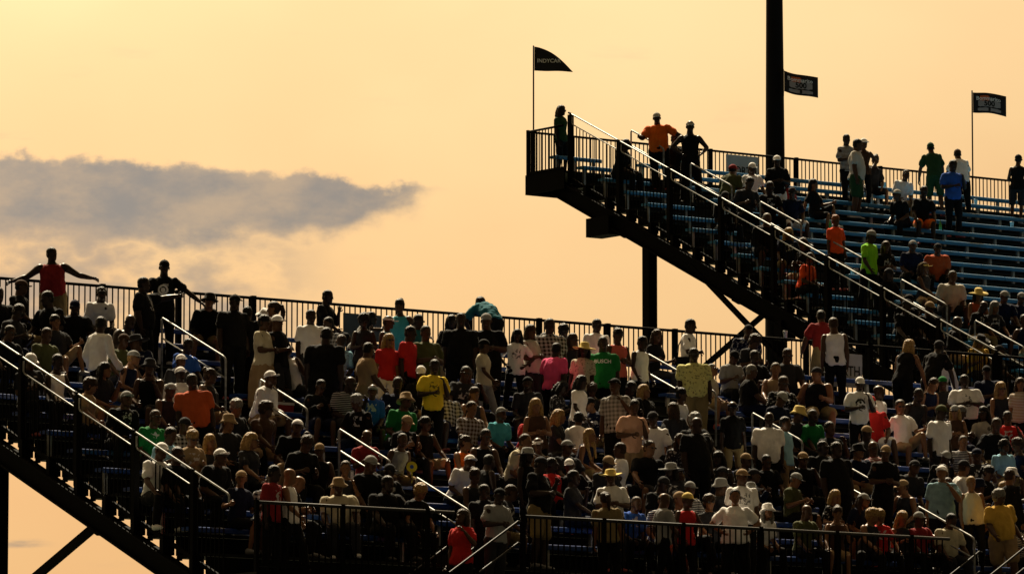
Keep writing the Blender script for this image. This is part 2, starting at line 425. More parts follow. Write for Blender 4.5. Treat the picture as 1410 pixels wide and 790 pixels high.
ORD = ['top', 'upper', 'middle', 'lower', 'fifth', 'sixth']
for k, (a, b) in enumerate(((-2.13, -4.07), (-5.09, -6.46), (-7.37, -8.79), (-9.51, -10.94))):
    for x, txt in ((1.88, 'nearer the sloping end rail'), (12.13, 'below the tall pole'), (22.38, 'farthest from the sloping end rail')):
        nm = ('topmost', 'second from top', 'third from top', 'lowest')[k]
        aisle_rail('pale looped aisle handrail, lower stand, %s, %s' % (nm, txt), LO, x, a, b, Lnose, .92, 'aisle handrails of the lower stand')
for k, (a, b) in enumerate(((-1.0, -2.16), (-3.11, -4.53), (-5.49, -6.86), (-7.75, -9.05), (-10.1, -11.53), (-12.39, -13.9))):
    aisle_rail('pale looped aisle handrail of the higher stand, number %s down from its railing' % ('one', 'two', 'three', 'four', 'five', 'six')[k], UO, 2.05, a, b, Unose, .92, 'aisle handrails of the higher stand')
# front rails of the walkway and the stairs
for (a, b, txt) in ((L_X0, .75, 'left of the first stairs'), (2.05, 10.6, 'between the two stairs'), (12.3, 20.9, 'beyond the second stairs'), (22.55, L_X1, 'past the last stairs')):
    straight_rail('walkway_railing', 'front picket railing of the walkway below the crowd, %s' % txt.replace('left of', 'before'), LO, (a, WY1), (b, WY1), WZ, WZ + 1.05, 1.55, zbot=.10, railm='rail_grey', postw=.06)
def stairs(xt, label):
    t = thing('walkway_stairs', label, 'stairs', W(LO, YAW, (xt, WY1 + .6, WZ)), YAW)
    n = 15
    for k in range(n):
        MB().box(-.28 * (k + 1) - .01, -.28 * k, -.52, .52, -.18 * (k + 1) - .04, -.18 * (k + 1)).build('tread', M['foot'], t)
    for s in (-1, 1):
        MB().beam((0, s * .55, -.14), (-.28 * n, s * .55, -.18 * n - .14), .04, .24).build('stringer', M['steel'], t)
        for hh, nm in ((.95, 'handrail'), (.62, 'lower_bar')):
            e = -.28 * n
            MB().tube([(.0, s * .56, hh - .02), (-.06, s * .56, hh), (e, s * .56, -.18 * n + hh + .03), (e - .05, s * .56, -.18 * n + hh - .03)], .018, 8).build(nm, M['rail_grey'], t, True)
        for k in range(0, n + 1, 3):
            MB().box(-.28 * k - .02, -.28 * k + .02, s * .56 - .02, s * .56 + .02, -.18 * k - .1, -.18 * k + .94).build('post', M['steel'], t)
    return t
stairs(2.05, 'metal stairs with double handrails leading down from the walkway beside the first aisle')
stairs(12.3, 'metal stairs with double handrails leading down from the walkway beside the second aisle')
stairs(22.55, 'metal stairs with double handrails leading down from the walkway at the far aisle')
# ------------------------------------------------------------------ light pole, flags, signs
def text_mesh(body, size, m, extrude=.002, bold=0.0):
    cu = bpy.data.curves.new('t', 'FONT'); cu.body = body; cu.size = size; cu.extrude = extrude; cu.align_x = 'CENTER'; cu.align_y = 'CENTER'; cu.offset = bold
    cu.resolution_u = 3
    ob = bpy.data.objects.new('t', cu); C.objects.link(ob)
    me = bpy.data.meshes.new_from_object(ob.evaluated_get(bpy.context.evaluated_depsgraph_get()))
    bpy.data.objects.remove(ob); bpy.data.curves.remove(cu)
    me.materials.clear(); me.materials.append(m); me.name = 'lettering'
    return me
def stand_up(me, fn):       # text lies in x,y: stand it up on a surface y = fn(x, z) seen from -y
    for v in me.vertices:
        x, z, e = v.co.x, v.co.y, v.co.z
        v.co = (x, fn(x, z) - .006 - e, z)
    me.update(); return me

t = thing('light_pole', 'tall tapered black floodlight pole rising behind the higher grandstand', 'pole', W(UO, YAW, (7.64, .95, 0)), YAW)
MB().tube([(0, 0, z) for z in (0, 9, 18, 27, 36)], [.365 - .0076 * z for z in (0, 9, 18, 27, 36)], 16).build('shaft', M['black'], t, True)
MB().tube([(0, 0, 0), (0, 0, .12)], .5, 16).build('base_plate', M['black'], t)
MB().beam((-1.8, 0, 35.2), (1.8, 0, 35.2), .12, .12).build('crossarm', M['black'], t)
for k in range(5):
    x = -1.6 + .8 * k
    o = MB()
    o.tube([(x, -.10, 35.5), (x, -.28, 35.4), (x, -.42, 35.33)], [.10, .20, .26], 12).build('floodlight', M['bracket'], t, True)

M['flagblack'] = mat('flag_black', (.010, .008, .010), .8, 0, nscale=4, namt=.3)
M['flagred'] = mat('flag_red', (.10, .004, .006), .8, 0, nscale=4, namt=.3)
M['ink_white'] = mat('print_white', (.88, .85, .82), .8)
M['ink_orange'] = mat('print_orange', (.62, .12, .02), .8)
M['ink_grey'] = mat('print_grey', (.36, .32, .32), .8)
M['ink_black'] = mat('print_black', (.008, .008, .008), .8)
def wave(x, z, ph=0.0): return .045 * math.sin(x * 8.5 + z * 1.5 + ph) * min(1, x * 3) + .05 * x
def sheet(fn, nx, nz, shape, th=.004):
    mb = MB()
    for side in (0, 1):
        for i in range(nx + 1):
            for j in range(nz + 1):
                x, z = shape(i / nx, j / nz); mb.v.append(Vector((x, fn(x, z) + side * th, z)))
    N = (nx + 1) * (nz + 1)
    idx = lambda s, i, j: s * N + i * (nz + 1) + j
    for i in range(nx):
        for j in range(nz):
            mb.f.append((idx(0, i, j), idx(0, i + 1, j), idx(0, i + 1, j + 1), idx(0, i, j + 1)))
            mb.f.append((idx(1, i, j), idx(1, i, j + 1), idx(1, i + 1, j + 1), idx(1, i + 1, j)))
        mb.f.append((idx(0, i, 0), idx(1, i, 0), idx(1, i + 1, 0), idx(0, i + 1, 0))); mb.f.append((idx(0, i, nz), idx(0, i + 1, nz), idx(1, i + 1, nz), idx(1, i, nz)))
    for j in range(nz):
        mb.f.append((idx(0, 0, j), idx(0, 0, j + 1), idx(1, 0, j + 1), idx(1, 0, j))); mb.f.append((idx(0, nx, j), idx(1, nx, j), idx(1, nx, j + 1), idx(0, nx, j + 1)))
    return mb
# pennant at the landing corner
base = W(UO, YAW, (.19, .06, Ufoot(0)))
t = thing('flag_pole', 'thin pole at the landing corner flying a curved black pennant with white lettering', 'flag', base, 0)
top = 21.15 - Ufoot(0)
MB().tube([(0, 0, -.3), (0, 0, top)], .017, 8).build('pole', M['black'], t, True)
def pen(a, b):
    x = .84 * a; zt = .54 * (1 - a ** 1.75) * .98 + .0; z = -.02 * a + b * max(zt, .004)
    return x + .02, z
fl = sheet(lambda x, z: wave(x, z), 16, 8, pen).build('pennant', M['flagblack'], t, True, (0, 0, top - .55))
me = stand_up(text_mesh('INDYCAR', .118, M['ink_white'], .001, .002), lambda x, z: 0)
for v in me.vertices: v.co.x += .335; v.co.z += .22 - v.co.x * .02; v.co.y += wave(v.co.x, v.co.z) - .003
put('lettering', me, fl)
def race_flag(base, ztop, label, ph, sag, pz=-.4):
    t = thing('flag_pole', label, 'flag', base, 0)
    MB().tube([(0, 0, pz), (0, 0, ztop)], .017, 8).build('pole', M['black'], t, True)
    if pz > 0:
        for zz in (ztop - .52, ztop - .04): MB().beam((-.34, .30, zz), (.01, 0, zz), .03, .03).build('bracket', M['black'], t)
    f = lambda x, z: wave(x, z, ph)
    def dz(x): return -sag * x - .03 * math.sin(x * 5 + ph)
    fl = sheet(f, 16, 6, lambda a, b: (.77 * a + .02, b * .47 + dz(.77 * a))).build('flag', M['flagblack'], t, True, (0, 0, ztop - .49))
    def stick(me, cx, cz, nm):
        for v in me.vertices: v.co.x += cx; v.co.z += cz + dz(v.co.x); v.co.y += f(v.co.x, v.co.z) - .002
        put(nm, me, fl)
    def blob(w, h, m, dep):
        b = MB(); n = 20; k = 12
        for i in range(k + 1):
            x = -w / 2 + w * i / k; hh = h / 2 * (1 - .25 * abs(2 * i / k - 1) ** 6) * (1 + .10 * math.sin(i * 2.1))
            b.v += [Vector((x, -dep, -hh)), Vector((x, -dep, hh))]
        for i in range(k): b.f.append((2 * i, 2 * i + 2, 2 * i + 3, 2 * i + 1))
        return b.mesh('print', m)
    stick(blob(.52, .15, M['ink_grey'], .006), .40, .225, 'print_panel'); stick(blob(.54, .075, M['ink_grey'], .006), .40, .085, 'print_panel')
    stick(blob(.22, .12, M['ink_orange'], .007), .29, .345, 'print_panel')
    stick(stand_up(text_mesh('Bommarito', .125, M['ink_white'], .001, .002), lambda x, z: -.004), .38, .34, 'lettering')
    stick(stand_up(text_mesh('500', .17, M['ink_black'], .001, .006), lambda x, z: -.004), .40, .222, 'lettering')
    stick(blob(.055, .075, M['ink_black'], .009), .40, .085, 'print_panel')
    return t
race_flag(W(UO, YAW, (7.62, .62, Ufoot(0))), 21.36 - Ufoot(0), 'black rectangular flag with pale printed emblem flying right beside the tall pole', .4, .24, 2.5)
race_flag(W(UO, YAW, (12.75, .06, Ufoot(0))), 21.25 - Ufoot(0), 'black rectangular flag with pale emblem on thin pole above the empty benches', 2.1, .16)

def board(origin, x0, x1, z0, z1, y, label, body, col='signwhite'):
    t = thing('sign_board', label, 'sign', W(origin, YAW, ((x0 + x1) / 2, y, z0)), YAW)
    w, h = x1 - x0, z1 - z0
    b = MB().box(-w / 2, w / 2, -.012, .012, 0, h).build('panel', M[col], t)
    for s in (-1, 1):
        MB().box(s * (w / 2 - .06) - .012, s * (w / 2 - .06) + .012, .012, .03, h - .1, h - .04).build('clip', M['steel'], t)
    if body:
        me = stand_up(text_mesh(body, .27, M['ink_black'], .001, .004), lambda x, z: -.012)
        for v in me.vertices: v.co.z += h * .47
        k = min(1, w * .86 / max(1e-3, max(v.co.x for v in me.vertices) * 2))
        for v in me.vertices: v.co.x *= k
        put('lettering', me, b)
    return t
board(UO, 5.42, 6.32, 18.50, 19.17, -.075, 'white NORTH sign hung on the railing of the higher grandstand', 'NORTH')
board(LO, 17.95, 18.85, 12.05, 12.68, .045, 'white NORTH sign hung on the railing of the lower grandstand', 'NORTH')
board(LO, 7.06, 7.85, 12.25, 12.72, .045, 'plain grey blue board hung on the railing behind the woman in teal', None, 'signgrey')
# ------------------------------------------------------------------ people: materials
def fabric(name, rough, bump, pattern=None):
    m = mat(name, (1, 1, 1), rough, 0, objcol=True, spec=.10, nscale=5, namt=.12, bump=bump, bscale=16)
    nt = m.node_tree; b = nt.nodes['Principled BSDF']
    b.inputs['Sheen Weight'].default_value = .16; b.inputs['Sheen Roughness'].default_value = .15; b.inputs['Sheen Tint'].default_value = (1, .95, .85, 1)
    if not pattern: return m
    src = b.inputs['Base Color'].links[0].from_socket
    N, Lk = nt.nodes, nt.links
    t = N.new('ShaderNodeTexCoord'); oi = N.new('ShaderNodeObjectInfo')
    def mth(op, x, y=None):
        n = N.new('ShaderNodeMath'); n.operation = op
        for i, q in enumerate((x, y)):
            if q is None: continue
            if isinstance(q, (int, float)): n.inputs[i].default_value = q
            else: Lk.new(q, n.inputs[i])
        return n.outputs[0]
    sp = N.new('ShaderNodeSeparateXYZ'); Lk.new(t.outputs['Object'], sp.inputs[0]); x, y, z = sp.outputs
    if pattern == 'stripe': fac = mth('GREATER_THAN', mth('SINE', mth('MULTIPLY', z, 210.0)), .45)
    elif pattern == 'check': fac = mth('MULTIPLY', mth('ADD', mth('GREATER_THAN', mth('SINE', mth('MULTIPLY', z, 95.0)), .0), mth('GREATER_THAN', mth('SINE', mth('MULTIPLY', x, 95.0)), .0)), .35)
    elif pattern in ('flower', 'dye'):
        n = N.new('ShaderNodeTexNoise'); n.inputs['Scale'].default_value = 26 if pattern == 'flower' else 7; n.inputs['Detail'].default_value = 2
        Lk.new(t.outputs['Object'], n.inputs['Vector']); fac = mth('MULTIPLY', mth('GREATER_THAN', n.outputs['Fac'], .60), .6) if pattern == 'flower' else n.outputs['Fac']
    else:       # a chest print: a patch on the front with a ragged drawn inside, its height given by the pattern
        z0, z1 = pattern
        n = N.new('ShaderNodeTexNoise'); n.inputs['Scale'].default_value = 17; n.inputs['Detail'].default_value = 3
        mp = N.new('ShaderNodeVectorMath'); mp.operation = 'ADD'; Lk.new(t.outputs['Object'], mp.inputs[0]); Lk.new(oi.outputs['Random'], mp.inputs[1]); Lk.new(mp.outputs[0], n.inputs['Vector'])
        box = mth('MULTIPLY', mth('MULTIPLY', mth('LESS_THAN', mth('ADD', mth('ABSOLUTE', x), mth('MULTIPLY', n.outputs['Fac'], .05)), .115), mth('LESS_THAN', y, -.03)), mth('MULTIPLY', mth('GREATER_THAN', z, z0), mth('LESS_THAN', z, z1)))
        fac = mth('MULTIPLY', box, mth('MULTIPLY', mth('GREATER_THAN', n.outputs['Fac'], .53), .8))
    bw = N.new('ShaderNodeRGBToBW'); Lk.new(src, bw.inputs[0])
    inv = mth('MULTIPLY', mth('LESS_THAN', bw.outputs[0], .25), .55)
    ad = N.new('ShaderNodeCombineXYZ')
    for k, c in enumerate((1.0, .96, .92) if pattern != 'dye' else (.35, .55, .95)): Lk.new(mth('ADD', mth('MULTIPLY', inv, c), .02 * c if pattern != 'dye' else .10 * c), ad.inputs[k])
    mx = N.new('ShaderNodeMix'); mx.data_type = 'RGBA'; Lk.new(fac, mx.inputs[0]); Lk.new(src, mx.inputs[6]); Lk.new(ad.outputs[0], mx.inputs[7])
    Lk.new(mx.outputs[2], b.inputs['Base Color'])
    return m
M['cloth'] = fabric('woven_cloth', .85, .6)
M['cloth_stripe'] = fabric('striped_cloth', .85, .6, 'stripe')
M['cloth_check'] = fabric('checked_cloth', .85, .6, 'check')
M['cloth_flower'] = fabric('flowered_cloth', .85, .6, 'flower')
M['cloth_dye'] = fabric('dyed_cloth', .85, .6, 'dye')
M['cloth_print_st'] = fabric('printed_cloth_standing', .85, .6, (1.16, 1.34))
M['cloth_print_si'] = fabric('printed_cloth_seated', .85, .6, (.80, .97))
M['skin'] = mat('skin', (1, 1, 1), .45, 0, objcol=True, spec=.3, nscale=9, namt=.10)
M['eye'] = mat('eyes', (.01, .008, .008), .3)
M['lip'] = mat('lips', (.14, .045, .04), .5)
M['hair'] = mat('hair', (1, 1, 1), .5, 0, objcol=True, spec=.18, nscale=40, namt=.45, bump=.8, bscale=90)
M['shoe'] = mat('shoe', (1, 1, 1), .7, 0, objcol=True, nscale=12, namt=.15)
M['plastic'] = mat('dull_plastic', (1, 1, 1), .4, 0, objcol=True, nscale=9, namt=.06)

V = Vector
RX = lambda d: Matrix.Rotation(rad(d), 3, 'X')
RY = lambda d: Matrix.Rotation(rad(d), 3, 'Y')
RZ = lambda d: Matrix.Rotation(rad(d), 3, 'Z')

def rings(mb, lst, n=12):
    """closed lofted solid through ellipses (centre, rx, ry, xaxis, yaxis)"""
    k = len(mb.v)
    for (c, rx, ry, xa, ya) in lst:
        for j in range(n):
            t = 2 * math.pi * j / n
            mb.v.append(c + xa * (rx * math.cos(t)) + ya * (ry * math.sin(t)))
    m = len(lst)
    for i in range(m - 1):
        for j in range(n):
            mb.f.append((k + i * n + j, k + i * n + (j + 1) % n, k + (i + 1) * n + (j + 1) % n, k + (i + 1) * n + j))
    mb.f.append(tuple(k + j for j in reversed(range(n)))); mb.f.append(tuple(k + (m - 1) * n + j for j in range(n)))
def limb(mb, pts, rr, n=10, caps=True):
    """tapered round limb with rounded ends"""
    pts = [V(p) for p in pts]; out = []; orr = []
    if caps:
        d = (pts[1] - pts[0]).normalized()
        pts = [pts[0] - d * rr[0] * .8, pts[0] - d * rr[0] * .45] + pts; rr = [rr[0] * .45, rr[0] * .85] + list(rr)
        d = (pts[-1] - pts[-2]).normalized()
        pts = pts + [pts[-1] + d * rr[-1] * .45, pts[-1] + d * rr[-1] * .8]; rr = list(rr) + [rr[-1] * .85, rr[-1] * .45]
    mb.tube(pts, list(rr), n)
def ellip(mb, c, r, rot=None, n=10, m=7):
    c = V(c); rot = rot or Matrix.Identity(3); k = len(mb.v)
    for i in range(1, m):
        a = math.pi * i / m
        for j in range(n):
            t = 2 * math.pi * j / n
            mb.v.append(c + rot @ V((r[0] * math.sin(a) * math.cos(t), r[1] * math.sin(a) * math.sin(t), r[2] * math.cos(a))))
    mb.v += [c + rot @ V((0, 0, r[2])), c - rot @ V((0, 0, r[2]))]
    tp, bt = len(mb.v) - 2, len(mb.v) - 1
    for i in range(m - 2):
        for j in range(n): mb.f.append((k + i * n + j, k + (i + 1) * n + j, k + (i + 1) * n + (j + 1) % n, k + i * n + (j + 1) % n))
    for j in range(n):
        mb.f.append((tp, k + j, k + (j + 1) % n)); mb.f.append((bt, k + (m - 2) * n + (j + 1) % n, k + (m - 2) * n + j))

QUEUE = []
def remesh(mb, voxel, it=3, disp=0.0, freq=9.0, seed=0.0, matl=None, extra=None, name='body', aniso=(1, 1, 1)):
    """ask for a union of the closed solids in mb; the surface is grown for all requests at once in grow_surfaces()"""
    me = bpy.data.meshes.new(name)
    for q in (matl if isinstance(matl, list) else [matl]): me.materials.append(q)
    QUEUE.append((me, mb, voxel, it, disp, freq, seed, extra, aniso))
    return me
def grow_surfaces():
    tmp = []
    for (me, mb, voxel, it, disp, freq, seed, extra, aniso) in QUEUE:
        ob = bpy.data.objects.new('tmp', mb.mesh('tmp', None)); C.objects.link(ob); tmp.append(ob)
        md = ob.modifiers.new('r', 'REMESH'); md.mode = 'VOXEL'; md.voxel_size = voxel
        ms = ob.modifiers.new('s', 'SMOOTH'); ms.factor = .5; ms.iterations = it
    dg = bpy.context.evaluated_depsgraph_get()
    for ob, (me, mb, voxel, it, disp, freq, seed, extra, aniso) in zip(tmp, QUEUE):
        bm = bmesh.new(); bm.from_mesh(ob.evaluated_get(dg).data)
        if disp:
            bm.normal_update()
            for v in bm.verts:
                p = V((v.co.x * aniso[0], v.co.y * aniso[1], v.co.z * aniso[2])) * freq + V((seed, seed * .7, 0))
                v.co += v.normal * disp * (.42 + noise.noise(p) + .5 * noise.noise(p * 2.3))
        for f in bm.faces: f.material_index = 0
        for (mbx, idx) in (extra or []):
            vs = [bm.verts.new(p) for p in mbx.v]; fs = []
            for f in mbx.f:
                try:
                    fc = bm.faces.new([vs[i] for i in f]); fc.material_index = idx; fs.append(fc)
                except ValueError: pass
            bmesh.ops.recalc_face_normals(bm, faces=fs)
        for f in bm.faces: f.smooth = True
        bm.to_mesh(me); bm.free(); me.update()
    for ob in tmp:
        d = ob.data; bpy.data.objects.remove(ob); bpy.data.meshes.remove(d)
    QUEUE.clear()

# ------------------------------------------------------------------ poses
# arms: (upper arm direction, forearm direction) for the person's left (+x) and right (-x) side, in the chest frame
DN = ((.16, .02, -1), (.05, -.22, -1))
DNR = ((-.16, .02, -1), (-.05, -.22, -1))
def mir(a): return tuple(tuple((-v[0], v[1], v[2])) for v in a)
HIP = ((.75, .25, -.75), (-.55, -.55, -.55))
FOLD = ((.28, -.15, -1), (-.75, -.62, .12))
KNEE = ((.22, -.55, -.85), (-.05, -.85, -.5))
POSES = {
 'st_relax': dict(L=DN, R=DNR, head=(8, 4), legs=((.10, -.02), (-.10, .03))),
 'st_fold': dict(L=FOLD, R=mir(FOLD), head=(-12, 6), legs=((.10, 0), (-.10, 0))),
 'st_hip': dict(L=HIP, R=DNR, head=(20, 2), roll=3, legs=((.14, 0), (-.08, 0))),
 'st_hips': dict(L=HIP, R=mir(HIP), head=(0, 4), legs=((.16, 0), (-.16, 0))),
 'st_phone': dict(L=((.25, -.25, -1), (-.38, -.60, .85)), R=mir(FOLD), head=(4, 14), legs=((.10, 0), (-.1, .03))),
 'st_rail2': dict(L=((.85, .16, -.58), (.90, -.12, -.26)), R=((-.85, .16, -.58), (-.90, -.12, -.26)), head=(38, 0), legs=((.12, -.06), (-.12, .02))),
 'st_rail1': dict(L=((.85, .05, -.62), (.80, -.05, -.60)), R=((-.45, -.55, -.75), (-.2, -.95, .05)), head=(10, 4), legs=((.12, 0), (-.12, .04))),
 'st_lean': dict(lean=26, L=((.35, -.70, -.70), (.05, -.75, -.55)), R=((-.35, -.70, -.70), (-.05, -.75, -.55)), head=(-15, -8), legs=((.12, -.16), (-.12, .10))),
 'st_turn': dict(twist=16, L=((.22, .20, -1), (.12, -.55, -.75)), R=((-.22, -.25, -1), (-.05, -.62, -.65)), head=(30, 6), legs=((.09, -.20), (-.09, .16))),
 'st_bend': dict(lean=72, L=((.55, -.85, -.15), (-.55, -.75, .1)), R=((-.55, -.85, -.15), (.55, -.75, .1)), head=(0, -35), legs=((.10, .05), (-.10, .02))),
 'st_reach': dict(L=((.35, -.9, .02), (.05, -1, .12)), R=DNR, head=(12, 0), legs=((.10, -.03), (-.10, .05))),
 'st_drink': dict(lean=-3, L=((.45, -.35, -.85), (-.58, -.45, .95)), R=DNR, head=(-6, -14), legs=((.12, 0), (-.10, .03))),
 'si_knees': dict(sit=1, lean=15, L=KNEE, R=mir(KNEE), head=(6, 6), legs=(.16, -.16)),
 'si_lean': dict(sit=1, lean=34, L=((.18, -.35, -.95), (-.25, -.95, -.05)), R=((-.18, -.35, -.95), (.25, -.95, -.05)), head=(-10, -18), legs=(.24, -.24)),
 'si_phone': dict(sit=1, lean=14, L=((.20, -.20, -1), (-.38, -.85, .42)), R=((-.20, -.20, -1), (.38, -.85, .42)), head=(4, 24), legs=(.12, -.12)),
 'si_cross': dict(sit=1, lean=-4, L=FOLD, R=mir(FOLD), head=(-18, 4), legs=(.20, -.20)),
 'si_face': dict(sit=1, lean=6, L=((.30, -.45, -.80), (-.48, -.30, .95)), R=mir(KNEE), head=(-8, 2), legs=(.14, -.14)),
 'si_side': dict(sit=1, lean=4, twist=34, L=((.62, .40, -.55), (.45, .20, -.75)), R=mir(KNEE), head=(38, 2), legs=(.10, -.22)),
 'si_legup': dict(sit=1, lean=-8, up=1, L=((.25, -.35, -.85), (-.05, -.95, .10)), R=((-.4, .35, -.85), (-.2, .2, -1)), head=(-20, 4), legs=(.10, -.18)),
 'si_back': dict(sit=1, lean=-10, roll=5, L=((.45, .55, -.80), (.15, .35, -.95)), R=((-.30, .10, -.90), (.35, -.80, -.2)), head=(24, -6), legs=(.22, -.12)),
 'si_chin': dict(sit=1, lean=28, twist=10, L=((.10, -.60, -.80), (-.18, -.30, .95)), R=((-.20, -.35, -.90), (.45, -.85, -.05)), head=(16, -6), legs=(.18, -.20)),
 'si_talk': dict(sit=1, lean=6, twist=-26, roll=-4, L=((.25, -.25, -.95), (-.25, -.85, .25)), R=((-.45, -.1, -.85), (-.15, -.80, .1)), head=(-42, 2), legs=(.14, -.16)),
 'si_wide': dict(sit=1, lean=18, twist=-14, L=((.30, -.30, -.90), (-.15, -.90, -.35)), R=((-.40, -.25, -.85), (.1, -.85, -.45)), head=(-28, 8), legs=(.36, -.30)),
}
BUILD = {  # shoulder, waist, hip, depth, limb thickness, chest
 'm': (1.0, 1.0, 1.0, 1.0, 1.0, 0), 'h': (1.14, 1.34, 1.16, 1.32, 1.22, 0), 'f': (.88, .88, 1.04, .93, .88, 1), 'g': (.98, 1.22, 1.22, 1.22, 1.05, 1),
}
cache = {}
def skeleton(pose, b):
    key = ('sk', pose, b)
    if key in cache: return cache[key]
    p = POSES[pose]; sit = p.get('sit'); J = {}
    sw, wa, hp, dp, lt, ch = BUILD[b]
    lean, tw, roll = p.get('lean', 0), p.get('twist', 0), p.get('roll', 0)
    pel = V((0, 0, .545 if sit else .93)) + (V((0, .25, -.02)) if lean > 60 else V((0, 0, 0)))
    T1 = RY(roll) @ RX(lean * .6); T2 = RY(roll * .3) @ RZ(tw) @ RX(lean * (.75 if sit else 1))
    J['pel'], J['T1'], J['T2'] = pel, T1, T2
    wst = pel + T1 @ V((0, .0, .20)); nb = wst + T2 @ V((0, .01, .33))
    J['wst'], J['nb'] = wst, nb
    hy, hpch = p['head']
    H = RZ(tw * .7 + hy) @ RX(lean * .25 + hpch)
    J['H'] = H; J['hc'] = nb + (T2 @ V((0, -.02, .078))) + H @ V((0, -.014, .074))
    for sd, s in (('L', 1), ('R', -1)):
        sh = wst + T2 @ V((s * .172 * sw, .005, .254)); ua, fa = p[sd]
        el = sh + (T2 @ V(ua)).normalized() * .285; wr = el + (T2 @ V(fa)).normalized() * .25
        J['sh' + sd], J['el' + sd], J['wr' + sd] = sh, el, wr
        hd = (T2 @ V(fa)).normalized(); J['hd' + sd] = hd
        hip = pel + T1 @ V((s * .092 * hp, 0, -.03)); lg = p['legs'][0 if s > 0 else 1]
        if sit:
            if p.get('up') and s > 0:
                kn = hip + V((.10, -.80, .42)).normalized() * .43; an = kn + V((.02, -.12, -1)).normalized() * .41
            else:
                kn = hip + V((lg, -1, -.03)).normalized() * .43; an = kn + V((lg * .2, -.06 if s > 0 else .10, -1)).normalized() * .415
            toe = V((lg * .6, -1, 0)).normalized()
        else:
            sx, fy = lg
            an = V((sx * 1.05, fy * 1.1, .085)) + (V((0, .20, 0)) if lean > 60 else V())
            mid = (hip + an) / 2; kn = mid + V((s * .01, -.035, .0))
            toe = V((s * .30, -1, 0)).normalized()
        J['hip' + sd], J['kn' + sd], J['an' + sd], J['toe' + sd] = hip, kn, an, toe
    cache[key] = J
    return J
def torso_rings(J, b, infl=0.0, lo=-.10, hi=.36, top_k=1.0, belly=True):
    sw, wa, hp, dp, lt, ch = BUILD[b]
    prof = [(-.12, .110 * hp, .080), (-.07, .150 * hp, .108 * dp), (0, .166 * hp, .116 * dp), (.10, .152 * (wa * .6 + hp * .4), .106 * dp), (.20, .140 * wa, .100 * dp * (.75 + .25 * wa)),
            (.30, .152 * (sw * .5 + wa * .5), .108 * dp), (.38, .170 * sw, .114 * (dp * .5 + .5)), (.45, .172 * sw, .098), (.49, .130 * sw, .080), (.525, .082, .064)]
    out = []
    for t, rx, ry in prof:
        if t < lo - 1e-6 or t > hi + .2 + 1e-6: continue
        T = J['T1'] if t <= .2 else J['T2']
        if .1 <= t <= .3:
            q1 = J['T1'].to_quaternion(); q2 = J['T2'].to_quaternion(); T = q1.slerp(q2, (t - .1) / .2).to_matrix()
        c = J['pel'] + J['T1'] @ V((0, 0, t)) if t <= .2 else J['wst'] + J['T2'] @ V((0, .01 * (t - .2) / .33, t - .2))
        off = 0.0
        if wa > 1.15 and .0 <= t <= .3: off = -.045 * (1 - abs(t - .14) / .18)
        if ch and .3 <= t <= .4: off -= .012
        k = top_k if t >= .44 else 1.0
        out.append((c + T @ V((0, off, 0)), (rx + infl) * k, ry + infl, T @ V((1, 0, 0)), T @ V((0, 1, 0))))
    return out
def add_hand(ex, core, wr, hd, side, T2):
    # palm in the core solid, four unequal bent fingers and a thumb from its side
    ref = T2 @ V((-side, -.25, -.1)); n = (ref - hd * ref.dot(hd)).normalized()     # palm normal, towards the body
    x = hd.cross(n).normalized() * side                                           # across the palm, thumb side positive
    if x.dot(T2 @ V((0, -1, .3))) < 0: x = -x
    rings(core, [(wr - hd * .02, .026, .020, x, n), (wr + hd * .03, .036, .017, x, n), (wr + hd * .075, .041, .016, x, n), (wr + hd * .10, .030, .012, x, n)], 8)
    for q, (o, l) in enumerate(((-.031, .058), (-.011, .070), (.010, .075), (.030, .066))):
        b0 = wr + hd * .085 + x * o
        d1 = (hd * .92 + n * .30 + x * o * 2.2).normalized(); d2 = (hd * .70 + n * .75).normalized(); d3 = (hd * .35 + n * .95).normalized()
        p1 = b0 + d1 * l * .45; p2 = p1 + d2 * l * .33; p3 = p2 + d3 * l * .25
        ex.tube([b0 - d1 * .012, p1, p2, p3], [.0095, .0088, .008, .0055], 5)
    b0 = wr + hd * .030 + x * .026
    d1 = (hd * .55 + x * .75 + n * .25).normalized(); d2 = (hd * .85 + x * .25 + n * .45).normalized()
    ex.tube([b0 - d1 * .015, b0 + d1 * .032, b0 + d1 * .032 + d2 * .028, b0 + d1 * .034 + d2 * .048], [.013, .0115, .010, .006], 5)

